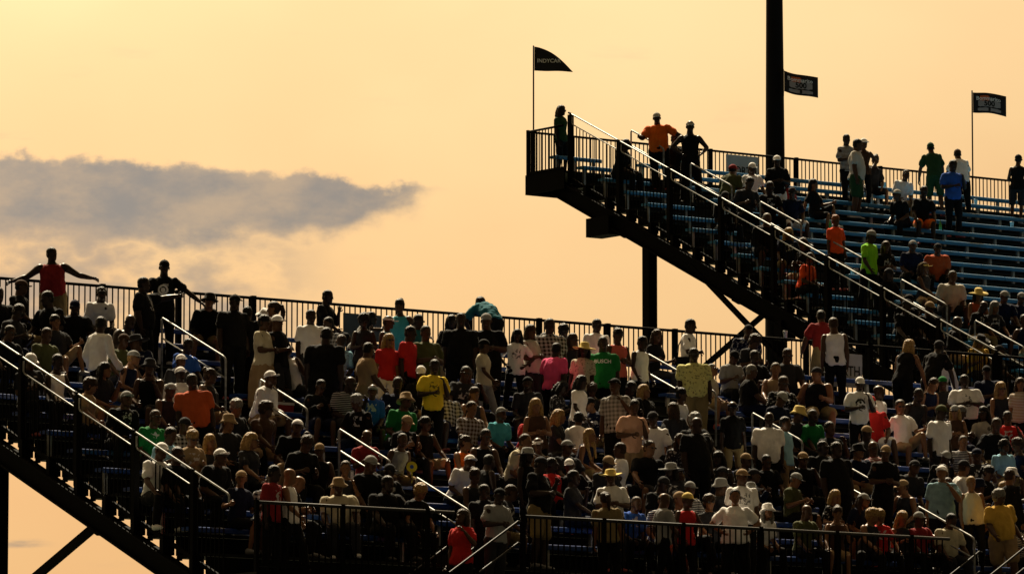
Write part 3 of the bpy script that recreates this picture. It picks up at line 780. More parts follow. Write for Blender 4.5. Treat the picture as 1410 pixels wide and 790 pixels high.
HS = 1.05
def body_mesh(pose, b):
    key = ('body', pose, b)
    if key in cache: return cache[key]
    J = skeleton(pose, b); sw, wa, hp, dp, lt, ch = BUILD[b]
    mb = MB(); ex = MB()
    rings(mb, torso_rings(J, b))
    H, hc = J['H'], J['hc']
    hx, hyv, hz = H @ V((1, 0, 0)), H @ V((0, 1, 0)), H @ V((0, 0, 1))
    limb(mb, [J['nb'] - J['T2'] @ V((0, 0, .06)), J['nb'] + (hc - J['nb']) * .5 + hyv * .015, hc + hyv * .02], [.080 * (.85 if ch else 1), .060 * (.86 if ch else 1.06), .056], 10)
    prof = [(-.118, .022, .022, -.056), (-.108, .036, .040, -.044), (-.085, .049, .058, -.030), (-.05, .060, .076, -.014), (-.01, .069, .088, -.002), (.03, .074, .094, .004), (.065, .070, .088, .006), (.092, .056, .070, .006), (.108, .034, .044, .006), (.114, .014, .02, .006)]
    rings(mb, [(hc + (hz * z + hyv * y) * HS, rx * HS * 1.03, ry * HS, hx, hyv) for z, rx, ry, y in prof], 14)
    for sd, s in (('L', 1), ('R', -1)):
        sh, el, wr = J['sh' + sd], J['el' + sd], J['wr' + sd]
        m1 = sh.lerp(el, .45); m2 = el.lerp(wr, .3)
        limb(mb, [sh, sh.lerp(el, .2), m1, el], [.060 * lt, .064 * lt, .055 * lt, .044 * lt]); limb(mb, [el, m2, wr], [.044 * lt, .047 * lt, .030 * lt])
        add_hand(ex, mb, wr, J['hd' + sd], s, J['T2'])
        hip, kn, an = J['hip' + sd], J['kn' + sd], J['an' + sd]
        limb(mb, [hip, hip.lerp(kn, .4), kn], [.092 * lt, .083 * lt, .057 * lt]); limb(mb, [kn, kn.lerp(an, .3), kn.lerp(an, .7), an], [.056 * lt, .059 * lt, .046 * lt, .036 * lt])
        t = J['toe' + sd]; limb(mb, [an + V((0, 0, -.045)) - t * .04, an + t * .10 + V((0, 0, -.055))], [.036, .032], 8)
        # ear
        ellip(ex, hc + hx * s * .078 * HS + hyv * .012 + hz * -.012, (.010, .020, .032), H, 6, 5)
    # nose, brow, eyes, lips
    fy = lambda z: -(0.086 if z > 0 else .090)
    ex.hexa([hc + H @ (V(q) * HS) for q in ((-.017, -.086, -.036), (.017, -.086, -.036), (.008, -.080, .016), (-.008, -.080, .016), (-.010, -.114, -.032), (.010, -.114, -.032), (.006, -.093, .012), (-.006, -.093, .012))])
    eyes = MB(); lips = MB()
    for s in (-1, 1): ellip(eyes, hc + H @ (V((s * .030, -.081, .006)) * HS), (.014, .008, .007), H, 6, 5)
    ellip(lips, hc + H @ (V((0, -.084, -.062)) * HS), (.024, .012, .007), H, 8, 5)
    me = remesh(mb, .0165, 3, matl=[M['skin'], M['eye'], M['lip']], extra=[(ex, 0), (eyes, 1), (lips, 2)], name='body')
    cache[key] = me
    return me
def top_mesh(pose, b, kind, seed=0):
    key = ('top', pose, b, kind)
    if key in cache: return cache[key]
    J = skeleton(pose, b); sw, wa, hp, dp, lt, ch = BUILD[b]
    sit = POSES[pose].get('sit')
    mb = MB()
    lo = -.07 if not sit else -.07
    tr = torso_rings(J, b, .020 if kind != 'tank' else .018, lo, .36, .88 if kind == 'tank' else 1.0)
    if kind == 'tank': tr = tr[:-1]
    else: tr[-1] = (tr[-1][0], .088, .070, tr[-1][3], tr[-1][4])
    # loose hem
    c, rx, ry, xa, ya = tr[0]; tr[0] = (c, max(rx, .150 * hp) + .012, max(ry, .112 * dp) + .012, xa, ya)
    if sit: tr = tr[1:]
    rings(mb, tr, 16)
    if kind != 'tank':
        for sd in 'LR':
            sh, el, wr = J['sh' + sd], J['el' + sd], J['wr' + sd]
            e = sh.lerp(el, .62)
            if kind == 'tee': limb(mb, [sh, sh.lerp(el, .35), e], [.064 * lt, .068 * lt, .073 * lt], 10, True)
            else:
                limb(mb, [sh, sh.lerp(el, .5), el], [.064 * lt, .062 * lt, .057 * lt]); limb(mb, [el, el.lerp(wr, .5), wr], [.056 * lt, .050 * lt, .040 * lt])
    if kind == 'dress':
        pass
    me = remesh(mb, .0165, 2, disp=.019, freq=7.0, seed=hash(pose) % 97 * .37 if False else len(cache) * 1.37, matl=M['cloth'], name='shirt', aniso=(1.5, 1.5, .7))
    cache[key] = me
    return me
def bottom_mesh(pose, b, kind):
    key = ('bot', pose, b, kind)
    if key in cache: return cache[key]
    J = skeleton(pose, b); sw, wa, hp, dp, lt, ch = BUILD[b]
    sit = POSES[pose].get('sit')
    mb = MB()
    rings(mb, [r for r in torso_rings(J, b, .011, -.13, .36)][:4], 14)
    if kind == 'skirt' and not sit:
        pel = J['pel']; an = (J['anL'] + J['anR']) / 2
        X, Y = V((1, 0, 0)), V((0, 1, 0))
        rings(mb, [(pel + V((0, 0, .02)), .165 * hp, .125 * dp, X, Y), (pel + V((0, 0, -.15)), .20 * hp, .165 * dp, X, Y), (pel.lerp(an, .55), .215 * hp, .19 * dp, X, Y), (pel.lerp(an, .90), .24 * hp, .22, X, Y)], 16)
    else:
        for sd in 'LR':
            hip, kn, an = J['hip' + sd], J['kn' + sd], J['an' + sd]
            if kind == 'shorts':
                limb(mb, [hip, hip.lerp(kn, .5), hip.lerp(kn, .88)], [.106 * lt, .100 * lt, .092 * lt], 12)
            else:
                limb(mb, [hip, hip.lerp(kn, .5), kn], [.104 * lt, .090 * lt, .072 * lt], 12); limb(mb, [kn, kn.lerp(an, .5), kn.lerp(an, .96)], [.071 * lt, .064 * lt, .060 * lt], 10)
    me = remesh(mb, .0165, 2, disp=.010, freq=8, seed=len(cache) * 1.9, matl=M['cloth'], name='trousers', aniso=(1.3, 1.3, .8))
    cache[key] = me
    return me
def shoe_mesh():
    if 'shoe' in cache: return cache['shoe']
    mb = MB(); X, Z = V((1, 0, 0)), V((0, 0, 1))
    rings(mb, [(V((0, .075, -.035)), .026, .030, X, Z), (V((0, .06, -.03)), .038, .050, X, Z), (V((0, 0, -.028)), .042, .056, X, Z), (V((0, -.06, -.045)), .045, .040, X, Z), (V((0, -.13, -.055)), .046, .030, X, Z), (V((0, -.175, -.062)), .034, .022, X, Z), (V((0, -.19, -.066)), .018, .014, X, Z)], 10)
    mb.v = [V((p.x, p.y, max(p.z, -.085))) for p in mb.v]
    cache['shoe'] = mb.mesh('shoe', M['shoe'], True)
    return cache['shoe']

def head_piece(kind):
    key = ('hp', kind)
    if key in cache: return cache[key]
    mb = MB(); m = M['hair']; vox, disp, fr = .011, .006, 26
    def dome(rx, ry, rz, c, zmin, n=16, tuck=.92):
        lst = []
        for i in range(7):
            a = math.pi / 2 * i / 6.3
            z = math.sin(a); r = math.cos(a)
            lst.append((V(c) + V((0, 0, rz * z)), rx * r, ry * r, V((1, 0, 0)), V((0, 1, 0))))
        lst.insert(0, (V(c) + V((0, 0, zmin)), rx * tuck, ry * tuck, V((1, 0, 0)), V((0, 1, 0))))
        rings(mb, lst, n)
    if kind.endswith('_u') or kind in ('short', 'afro', 'long', 'bun', 'pony', 'bob', 'curly'):
        under = kind.endswith('_u'); kind = kind.replace('_u', '')
        k = .93 if under else {'afro': 1.30, 'curly': 1.14, 'short': 1.0}.get(kind, 1.05)
        ellip(mb, (0, .014, .042 - .02 * under), (.079 * k, .094 * k, .080 * k), None, 14, 10)
        ellip(mb, (0, .040, -.005), (.074 * k, .066 * k, .078 * k), None, 12, 9)
        if kind in ('long', 'bob'):
            L = .30 if kind == 'long' else .13
            for s in (-1, 1):
                limb(mb, [V((s * .050, .03, .05)), V((s * .078, .030, -.05)), V((s * .085, .034, -.05 - L * .5)), V((s * .070, .025, -.05 - L))], [.040, .040, .036, .020], 8)
            limb(mb, [V((0, .06, .03)), V((0, .088, -.06)), V((0, .095, -.06 - L * .55)), V((0, .085, -.06 - L))], [.06, .060, .055, .03], 10)
        if kind == 'bun' and not under: ellip(mb, (0, .085, .095), (.045, .045, .042))
        if kind == 'pony': limb(mb, [V((0, .09, .05)), V((0, .14, .03)), V((0, .155, -.06)), V((0, .14, -.20))], [.03, .034, .034, .014], 8)
        disp = {'afro': .012, 'curly': .012, 'short': .004}.get(kind, .007)
        me = remesh(mb, vox, 2, disp=disp, freq=fr, matl=m, name='hair')
    elif kind in ('cap', 'capback'):
        m = M['cloth']
        dome(.083, .103, .088, (0, .008, .032), -.006)
        sgn = 1 if kind == 'cap' else -1
        bm_ = [(-.070, -.075, .030), (-.062, -.125, .024), (-.036, -.160, .022), (0, -.172, .022), (.036, -.160, .022), (.062, -.125, .024), (.070, -.075, .030)]
        k = len(mb.v)
        for x, y, z in bm_: mb.v.append(V((x, y * sgn + .008, z + .012 - abs(x) * .18)))
        for x, y, z in bm_: mb.v.append(V((x, y * sgn + .008, z + .003 - abs(x) * .18)))
        n = len(bm_)
        mb.f.append(tuple(k + i for i in range(n))); mb.f.append(tuple(k + n + i for i in reversed(range(n))))
        for i in range(n): mb.f.append((k + i, k + n + i, k + n + (i + 1) % n, k + (i + 1) % n))
        ellip(mb, (0, .008, .122), (.008, .008, .005), None, 6, 4)
        me = mb.mesh('cap', m, True)
    elif kind in ('sunhat', 'bucket', 'straw'):
        m = M['cloth']
        br = {'sunhat': .20, 'straw': .175, 'bucket': .135}[kind]; zb = {'sunhat': .018, 'straw': .030, 'bucket': .0}[kind]
        X, Y = V((1, 0, 0)), V((0, 1, 0))
        lst = [(V((0, .008, zb)), br, br * 1.05, X, Y), (V((0, .008, zb + .006)), br + .003, br * 1.05 + .003, X, Y), (V((0, .008, .040)), .10, .118, X, Y), (V((0, .008, .050)), .088, .106, X, Y),
               (V((0, .008, .10)), .080, .097, X, Y), (V((0, .008, .128)), .066, .082, X, Y), (V((0, .008, .136)), .04, .05, X, Y)]
        rings(mb, lst, 20)
        for p in mb.v:
            r = math.hypot(p.x, p.y)
            if r > .11: p.z += .014 * math.sin(math.atan2(p.y, p.x) * 2 + .6) + (.018 * abs(p.x) / br if kind == 'straw' else 0)
        me = mb.mesh('hat', m, True)
    elif kind == 'visor':
        m = M['cloth']
        X, Y = V((1, 0, 0)), V((0, 1, 0))
        rings(mb, [(V((0, .008, .030)), .081, .101, X, Y), (V((0, .008, .062)), .082, .102, X, Y)], 16)
        k = len(mb.v); bm_ = [(-.068, -.07), (-.06, -.13), (-.03, -.165), (.03, -.165), (.06, -.13), (.068, -.07)]
        for dz in (.036, .028):
            for x, y in bm_: mb.v.append(V((x, y, dz - abs(x) * .15)))
        n = 6; mb.f.append(tuple(k + i for i in range(n))); mb.f.append(tuple(k + n + i for i in reversed(range(n))))
        for i in range(n): mb.f.append((k + i, k + n + i, k + n + (i + 1) % n, k + (i + 1) % n))
        me = mb.mesh('visor', m, True)
    elif kind == 'glasses':
        m = M['eye']
        for s in (-1, 1):
            ellip(mb, (s * .031, -.092, .004), (.026, .008, .017), None, 8, 5)
            mb.beam(V((s * .056, -.086, .008)), V((s * .076, .01, .004)), .004, .006)
        mb.beam(V((-.02, -.096, .008)), V((.02, -.096, .008)), .004, .005)
        me = mb.mesh('sunglasses', m, True)
    cache[key] = me
    return me
PIECE = {'cap': 'cap', 'capback': 'cap', 'sunhat': 'hat', 'bucket': 'hat', 'straw': 'hat', 'visor': 'visor'}
HAIRC = {'black': (.004, .0034, .003), 'brown': (.028, .014, .007), 'blond': (.30, .18, .06), 'grey': (.16, .15, .13), 'red': (.20, .06, .02)}
SKIN = {1: (.40, .22, .12), 2: (.18, .08, .035), 3: (.06, .025, .011), 4: (.022, .009, .005), 5: (.02, .01, .006)}
prng = random.Random(23)
def person(origin, lx, ly, lz, rot, pose, b, skin, top, topc, bot, botc, hair, hairc, hat=None, hatc=None, label='', group=None, h=1.0, shoec=(.06, .06, .06), mirror=False, glasses=False, pattern=None):
    """one person: Empty at the feet, one continuous body, clothing, hair and shoes as children"""
    w = W(origin, YAW, (lx, ly, lz))
    t = thing('person', label, 'person', w, rot, group)
    k = 4.0 if pose.startswith('si') else 2.2
    t.rotation_euler = (rad(prng.gauss(0, k)), rad(prng.gauss(0, k)), rot); wd = prng.uniform(.94, 1.07)
    t.scale = ((-h if mirror else h) * wd, h, h)
    J = skeleton(pose, b)
    def kid(name, me, col, mtx=None):
        o = put(name, me, t)
        if col is not None: o.color = (*col, 1)
        if mtx is not None: o.matrix_local = mtx
        return o
    kid('body', body_mesh(pose, b), SKIN[skin])
    tk = 'tee' if top == 'dress' else top
    if tk:
        sh = kid('shirt' if tk != 'tank' else 'tank_top', top_mesh(pose, b, tk), topc)
        if pattern:
            sh.material_slots[0].link = 'OBJECT'; sh.material_slots[0].material = M['cloth_' + pattern]
    kid({'shorts': 'shorts', 'skirt': 'skirt'}.get(bot, 'trousers'), bottom_mesh(pose, b, bot), botc)
    HM = Matrix.Translation(J['hc']) @ J['H'].to_4x4() @ Matrix.Scale(HS * 1.02, 4)
    if hair and hair != 'bald': kid('hair', head_piece(hair + '_u' if hat else hair), HAIRC[hairc], HM)
    if hat: kid(PIECE[hat], head_piece(hat), hatc, HM)
    if glasses: kid('sunglasses', head_piece('glasses'), None, HM)
    for sd in 'LR':
        tv = J['toe' + sd]; ang = math.atan2(tv.x, -tv.y)
        kid('shoe', shoe_mesh(), shoec, Matrix.Translation(J['an' + sd]) @ Matrix.Rotation(ang, 4, 'Z'))
    return t
PEOPLE = '''
L 0 0.74 st_rail2 h 2 4 tank maroon shorts khaki short black - - 0.933 | person in dark red sleeveless jersey, arms spread wide along the rear railing
L 1 2.34 st_rail1 m 0 4 tee black long black short black cap black 1.034 | person in black T-shirt with round white print and cap, hand on rear railing
L 2 1.47 st_reach h 75 4 tee black long black short black - - 0.994 | person in dark clothes hugging the one whose black T-shirt has a round print
L 1 1.27 si_lean m 20 4 tee white shorts dgrey short black - - 0.988 | seated person in white T-shirt with small dark chest emblem, top row
L 2 0.29 si_knees h 10 4 tee black long black short black cap navy 0.947 | person in black T-shirt and navy cap seated below the outspread arms
L 2 -0.19 si_wide m -20 4 tee black shorts khaki short black - - 1.063 | 
L 1 -0.29 si_side m 30 3 tee black long black short black cap brown 0.978 | 
L 2 -1.11 si_knees h 30 4 tee black long black short black - - 1.07 | 
L 5 -1.01 st_turn m 120 4 long white long black short black - - 1.008 | person in white long-sleeved shirt walking along a row with back turned
L 4 0.12 si_knees m 36 3 tee olive long dgrey short black cap brown 0.952 | 
L 4 -1.34 si_knees m 36 3 tee olive long dgrey short brown - - 0.92 | 
L 6 -2.51 si_phone m 36 3 tee dgrey long black short black cap white 1.026 | 
L 6 -2.06 si_knees f 36 4 tank white long black short black - - 1.027 | 
L 4 1.32 si_knees m 36 4 tee blue long black short black - - 0.945 | 
L 5 0.63 si_lean m 36 3 tee dgrey long black short black cap white 0.965 | 
L 4 -2.11 si_knees m 36 3 tee black long black short black - - 0.937 | 
L 3 2.676 st_relax h 30 4 tee black long black short black cap black 1.034 | person all in black with cap standing below the long railing
L 3 3.098 st_relax h 150 4 tee black long black short black - - 0.936 | person all in black without a cap standing close before one in black cap
L 4 2.74 st_fold g 75 3 dress cream skirt tan bun black - - 0.998 | person in long cream and tan dress standing sideways with arms folded
L 3 3.526 st_fold f -80 2 tee brown long dgrey pony brown - - 1.002 | person in brown T-shirt and dark trousers standing by the railing with arms folded
L 4 3.177 st_fold m 60 3 tee black shorts dgrey short brown cap white 1.016 | 
L 3 4.27 st_relax m 15 4 tee white long dgrey short black - - 0.941 | person in white shirt and dark trousers beside the grey blue board
L 2 5.42 si_legup m -30 3 tee dgrey shorts khaki short black - - 0.985 | 
L 5 3.343 st_relax h 170 4 tee black long black short black - - 1.065 | person in black seen from behind among the standing group
L 4 3.603 si_face g 20 3 tank white long dgrey short black - - 1.027 | 
L 3 5.348 st_fold f 10 4 tank dgrey long black afro black - - 0.936 | person in dark grey tank top standing before the grey blue board
L 3 5.776 st_hip f 60 3 tank lblue long black short brown visor white 0.942 | person in white visor and light blue tank top standing near the railing
L 2 6.68 st_rail1 g -25 3 tank teal long teal bun black - - 0.972 | person in teal tank top with one arm along the rear railing
L 3 6.44 st_relax m 36 4 tee dteal long black short black - - 0.972 | 
L 4 5.628 st_relax m 60 4 tee red long black short black - - 0.996 | person in plain red T-shirt and black trousers beside red top with white shorts
L 4 6.16 st_fold h 36 3 tee olive long dgrey short black - - 1.023 | person in olive green shirt standing below the railing
L 3 7.3 st_relax h 0 4 tee black long black short black - - 1.032 | person in black standing alone against the pickets
L 4 5.202 st_relax f 20 2 tee red shorts white long blond - - 0.91 | person in red top and white shorts
L 5 4.2 st_turn h 95 3 tee tan shorts khaki short black - - 0.945 | person in tan T-shirt and khaki shorts bending sideways on a bench row
L 3 4.926 si_chin m 160 3 tee lblue long dgrey short brown - - 0.987 | 
L 6 5.01 st_phone m 10 4 tee yellow long black short black - - 0.976 | person in bright yellow T-shirt with dark print standing in the crowd
L 6 1.83 si_lean m 60 3 long white shorts tan short brown cap white 1.031 | seated person in white hooded top leaning over beside the aisle handrail
L 5 3.767 si_wide h 10 3 tee black shorts olive short black - - 0.92 | seated person in black T-shirt with white chest print, knees apart
L 7 3.92 si_lean m 36 3 tee green long dgrey short brown bucket tan 1.07 | seated person in green shirt and tan hat
L 5 6.26 si_face m 20 3 tee dgrey long black short black - - 1.07 | 
L 9 -0.39 si_knees m 36 2 tee dgrey long black short brown bucket tan 1.023 | 
L 8 3.588 si_phone m 36 2 tee black long black short brown cap tan 0.963 | 
L 0 9.7 st_bend m 205 4 tee dteal long black short black - - 1.033 | person in dark teal shirt bending forward over the rear railing
L 3 7.96 st_fold h 10 3 tee black long black short black cap grey 1.042 | person in black T-shirt and grey cap below the one bending over the railing
L 3 8.481 st_hips f 0 4 tee white long black long black - - 0.903 | person in white printed top with hands on hips near the railing
L 4 7.3 st_turn f 60 3 tee cream long grey short black cap black 0.928 | person in cream T-shirt and dark cap standing with forearms raised
L 3 8.909 st_fold g 60 3 tee offw long dgrey long brown - - 0.962 | 
L 3 9.33 st_relax h 20 4 tee black long black short black - - 1.045 | 
L 2 9.72 si_lean m 60 3 tee offw long tan short black - - 1.04 | 
L 4 8.66 st_relax h 140 4 tee pink long black short black - - 0.94 | person in bright pink shirt standing with back half turned
L 1 11.17 si_knees f 10 4 tee black long black curly black - - 0.939 | 
L 2 10.469 si_chin f 10 3 tee dgrey long black bob brown - - 1.026 | 
L 4 9.23 st_relax f -10 4 tee cream long dgrey bob black sunhat straw 0.959 | person in yellow sun hat and pale patterned top beside the pink shirt
L 2 10.891 st_relax m 20 4 tee white long black short black - - 0.936 | person in white T-shirt standing at the railing behind the green lettered shirt
L 4 9.8 st_relax h 0 4 tee green long black short black - - 1.044 | person in green T-shirt with white lettering across the chest
L 3 10.731 st_fold m 30 3 tank coral long black bun black - - 0.993 | person in coral top standing behind the white tank top
L 3 11.159 st_turn f 20 4 tank white long black short black - - 0.935 | person in white tank top standing beside the green lettered shirt
L 2 12.91 st_fold m 80 4 tee white long black short black - - 1.01 | person in white polo shirt with black shoulder bag standing at the railing
L 4 11.85 st_relax h 8 4 tee pyellow long khaki short black - - 0.999 | person in pale yellow patterned shirt standing on the aisle handrail steps
L 6 7.99 st_turn f 40 4 tee white long dgrey bob black - - 0.928 | person in white T-shirt standing below the yellow sun hat
L 5 9.23 si_phone f 0 3 tank dgrey long black curly brown - - 0.95 | 
L 7 8.26 st_drink m -20 3 tee check long black short brown cap black 1.068 | person in pale checked shirt and black cap drinking
L 8 7.846 st_phone m 10 3 tee peach shorts tan short black - - 1.016 | person in peach T-shirt and tan shorts with hand to face
L 8 6.02 st_fold f 20 2 tank brown long black long blond - - 0.965 | person in brown tank top standing with arms folded among seated people
L 7 7.208 si_side f 36 2 tee dgrey long black long blond - - 0.945 | 
L 7 7.632 si_knees f 170 3 tee white long black short black - - 0.907 | 
L 5 11.14 si_side f 10 3 tank white long black bun black - - 0.883 | seated person in white tank top stretching an arm back along a bench
L 7 9.3 si_wide m 20 3 tee white long black short black cap dgrey 1.02 | 
L 9 8.7 st_relax h 36 4 tee black long black bald black - - 1.043 | person all in black standing high among the seated crowd
L 5 6.7 si_face m 30 3 tee black long black short black - - 1.042 | 
L 7 5.99 si_lean m 40 3 tee teal long black short black cap grey 0.959 | 
L 7 6.49 si_knees f 30 3 tee red shorts tan bob black - - 0.887 | 
L 7 5.41 si_knees m 30 2 tee brown long black short brown - - 0.989 | 
L 0 17.39 st_lean h 200 3 tee maroon shorts khaki short black - - 0.97 | person in maroon shirt and khaki shorts leaning on the railing, back turned
L 1 17.06 st_relax m 190 3 tank white long black short brown - - 1.008 | person in white tank top with back turned beside the maroon shirt
L 2 17.91 st_lean f 150 2 tank black shorts black long blond - - 1.018 | person in black tank top and shorts leaning on railing near NORTH sign
L 2 18.55 st_lean m 150 4 tee black long black short black cap dgrey 1.058 | 
L 3 14.46 si_face f 10 2 tank tan long dgrey short brown - - 1.019 | seated person in tan tank top raising a hand to the head
L 4 13.95 si_knees m 20 3 tee black long black short brown - - 1.028 | 
L 2 14.8 si_knees m 20 4 tee black long black short black - - 0.983 | 
L 2 14.17 si_phone m 30 3 tee grey long black short black cap black 0.923 | 
L 3 12.97 si_lean m 60 2 tee cream shorts tan short grey - - 0.952 | 
L 5 14.86 st_phone m 5 4 tee white long black short black cap white 0.97 | person in white T-shirt with arched dark print and pale cap
L 5 15.55 si_wide m 10 3 tee red shorts white short black cap red 1.047 | seated person in red T-shirt and red cap, knees apart
L 5 16.21 si_legup f 30 2 tee white shorts tan short brown - - 1.017 | seated person in white T-shirt with one knee up beside the red cap
L 3 18.6 si_cross m 20 3 tee dgrey long black short black cap green 1.018 | seated person in dark shirt and green cap
L 4 18.15 st_fold h 5 4 tee white long black short black - - 0.939 | person in white T-shirt with big dark print standing
L 2 20.4 si_cross h 20 3 tee navy long black short black cap black 1.023 | 
L 3 19.93 si_knees f 10 2 tank dgrey long black long blond - - 0.989 | 
L 4 19.36 st_relax f -10 2 tee tan long black bob brown - - 0.939 | 
L 7 15.27 st_relax m 40 4 tee white long dgrey short black cap olive 1.025 | person in white T-shirt and olive cap standing in half profile
L 6 16.44 st_fold f 0 2 tank brown long black long blond cap grey 0.897 | person in grey cap and brown tank top with arms folded
L 5 18.64 si_face m 10 3 tee red long black short black - - 0.953 | 
L 5 18.16 si_talk f 30 3 tee offw long tan long black - - 1.011 | 
L 8 10.8 st_relax h 10 4 tee white long black bald black - - 0.981 | person in white polo shirt standing in the middle of the crowd
L 8 11.24 st_relax m 60 3 tee lblue long tan short black - - 0.951 | person in light blue shirt and tan trousers beside a white polo shirt
L 6 13.34 si_lean m 36 4 tee green long black short black - - 1.014 | seated person in green T-shirt hunched forward
L 6 12.9 si_knees m 36 3 tee dgrey long black short brown bucket straw 1.014 | 
L 5 13.2 si_phone m 36 3 tee navy long black short black cap grey 1.015 | 
L 7 13.25 si_face m 36 3 tee black long black short black - - 1.07 | 
L 11 12.58 st_drink g -15 2 tee tiedye long black short brown cap white 1.025 | person in pale blue tie-dyed T-shirt drinking
L 11 13.32 st_relax g 10 2 tank cream long black short blond - - 0.946 | person in cream sleeveless top standing beside the tie-dyed shirt
L 12 13.3 st_turn h 10 3 tee amber shorts tan curly grey - - 0.99 | person in amber yellow shirt and tan shorts
L 10 12.78 si_wide f -30 2 tank dgrey long black short brown cap tan 0.945 | 
L 10 11.9 st_fold m 20 3 tee black long black short black cap tan 1.032 | person in black shirt and tan cap standing with arms folded
L 9 13.29 si_lean m 30 3 tee dgrey long black short black cap dgrey 1.041 | 
L 12 12.192 si_knees h 36 3 tee cream long dgrey short black - - 0.92 | person in cream T-shirt seated behind the walkway railing
L 12 10.497 si_side f 10 2 tank dgrey long black curly blond - - 0.883 | 
L 12 11.77 si_knees m 36 3 tee maroon long black short black cap grey 0.92 | 
L 12 10.919 si_knees f 20 2 tee red long black curly blond - - 0.883 | 
L 12 9.19 si_knees m 36 3 tee olive long black bald black - - 0.92 | 
L 12 9.82 si_face f 10 2 tank brown shorts tan bun brown - - 0.883 | 
L 8 12.31 si_back h 20 4 tee black long black short black - - 0.985 | 
L 10 11.05 st_relax h 30 4 tee black long black short black - - 1.036 | 
L 9 10.462 si_knees m 20 3 tee black long black short black - - 0.92 | 
L 9 11.25 si_face m 20 3 tee black long black short black cap tan 1.015 | 
L 12 11.342 si_phone f 30 2 tank dgrey long black long blond - - 0.883 | 
L 12 8.28 si_lean f 36 2 tee white long black bob grey bucket white 0.883 | 
L 12 5.102 st_fold m 10 3 tee white long dgrey short brown straw straw 0.947 | person in straw hat and white T-shirt standing in the crowd
L 13 4.67 st_relax m 190 2 tee khaki long black pony brown - - 0.92 | person in khaki shirt seen from behind the walkway railing
L 13 5.677 st_turn m 100 3 tee grey long black bald black - - 0.937 | person in grey T-shirt standing in profile on the walkway
L 13 6.103 st_hip f 30 3 tank red long black short brown cap straw 0.949 | person in red tank top and straw coloured cap
L 13 7.15 st_hips g 0 2 tee white long black short black - - 1.016 | person in white T-shirt with dark strap across the chest, hands on hips
L 12 7.715 st_relax m 20 3 tee white long black short brown cap tan 1.03 | person in white T-shirt with dark print and tan cap
L 10 5.849 si_cross m 10 3 tee black long black short black cap white 0.92 | seated person in black shirt and white cap beside red shirt
L 10 5.421 si_side m 20 4 tee red long black short black - - 0.947 | seated person in red T-shirt turned toward a white cap
L 10 6.27 si_knees m 36 3 tee dgrey long black short brown cap tan 1.025 | 
L 9 5.66 si_wide f 20 3 tank brown shorts khaki short brown visor white 0.989 | 
L 9 6.31 si_knees m 36 3 tee dgrey long black short black cap grey 0.994 | 
L 12 5.528 si_lean m 36 3 tee blue long black short brown - - 0.969 | 
L 9 5.07 si_lean m 60 2 tee cream long dgrey short brown - - 1.07 | seated person in cream shirt bent low over the knees
L 11 7.46 si_knees m 36 3 tee black long black short brown cap grey 0.933 | 
L 12 6.867 si_knees m 36 2 tee black long black short brown cap tan 1.07 | 
L 12 7.288 si_face f 20 2 tee dgrey long black curly brown - - 1.013 | 
L 9 10.038 si_knees m 36 3 tee dgrey long black short black cap tan 0.92 | 
L 11 6.64 si_knees m 36 4 tee black long black short black cap dgrey 1.014 | 
L 8 8.274 si_phone m 30 3 tee tan long black short brown cap tan 0.924 | 
L 8 9.04 si_lean f 30 3 tee dgrey shorts tan bob brown - - 0.971 | 
L 13 -1.387 st_turn m 60 2 tank white long black bald black - - 0.97 | person in white tank top standing by the lower end of the stand
L 12 0.07 si_knees h 10 3 tee cream long dgrey short grey bucket tan 0.92 | person in tan bucket hat and cream shirt behind the walkway railing
L 10 3.3 si_lean m 40 3 tee white long black short black cap white 0.932 | 
L 12 1.327 si_knees f 36 2 tee black long black curly blond - - 0.883 | 
S 2 0.0 st_drink f -30 3 tee red long black bob brown - - 0.97 | person in red and white top drinking at the head of the first stairs
L 13 2.24 st_relax h 36 4 tee black long black short black - - 0.92 | person all in black standing near the stairs
L 11 3.11 si_face f 36 3 tank dgrey long black bun brown - - 0.883 | 
L 9 2.721 si_lean f 30 3 tank grey shorts tan short black - - 0.952 | seated person in grey tank top holding a round yellow fan
L 9 2.299 si_phone m 30 3 tee maroon shorts dgrey bald black - - 0.941 | 
L 8 4.012 si_knees f 36 3 tank black shorts tan pony black - - 0.909 | 
L 9 4.073 si_side f 10 2 tank orange shorts tan bun brown - - 0.952 | seated person in orange top and tan shorts turning aside
L 9 4.497 si_knees m 20 3 tank black long black short black - - 1.049 | 
L 13 -1.813 st_relax m 60 4 tee maroon long black short black - - 0.98 | 
L 11 0.622 si_face f 10 2 tank dgrey long black short brown - - 0.895 | 
L 11 1.049 si_knees m 36 3 tee black long black short brown cap grey 1.07 | 
L 11 1.47 si_knees m 36 4 tee black long black short brown cap dgrey 0.92 | 
L 12 0.903 si_knees h 36 4 tee black long black short black - - 1.019 | 
L 10 0.73 si_wide m 30 3 tank black long black short brown cap tan 0.92 | 
L 10 0.31 si_phone m 30 3 tee black long black bun brown - - 1.055 | 
S 0 0.0 st_fold m 40 4 tee grey long dgrey short black cap black 0.97 | person in grey T-shirt and black cap at the top of the stair handrail
L 8 -0.58 st_relax h 10 4 tee rust long black short black - - 0.986 | person in rust red T-shirt standing before the end section benches
L 7 -0.63 si_face m 40 3 tank dgrey long black short brown cap grey 0.965 | 
L 10 -1.608 si_phone f 30 2 tee tan long black bun blond - - 1.027 | 
L 10 -1.182 si_knees f 20 2 tank dgrey long black long blond - - 0.987 | 
L 10 -0.61 si_side f 20 2 tee dgrey long black bob blond - - 1.027 | 
L 9 -1.98 si_lean m 40 3 tee green long black short brown - - 1.05 | 
L 7 -2.08 si_side f 30 2 tee tan long black curly brown - - 0.902 | 
L 8 -1.96 si_lean m 36 3 tee black long black short brown cap grey 1.055 | 
L 11 -2.867 si_knees m 36 3 tee white long black short black cap white 1.07 | 
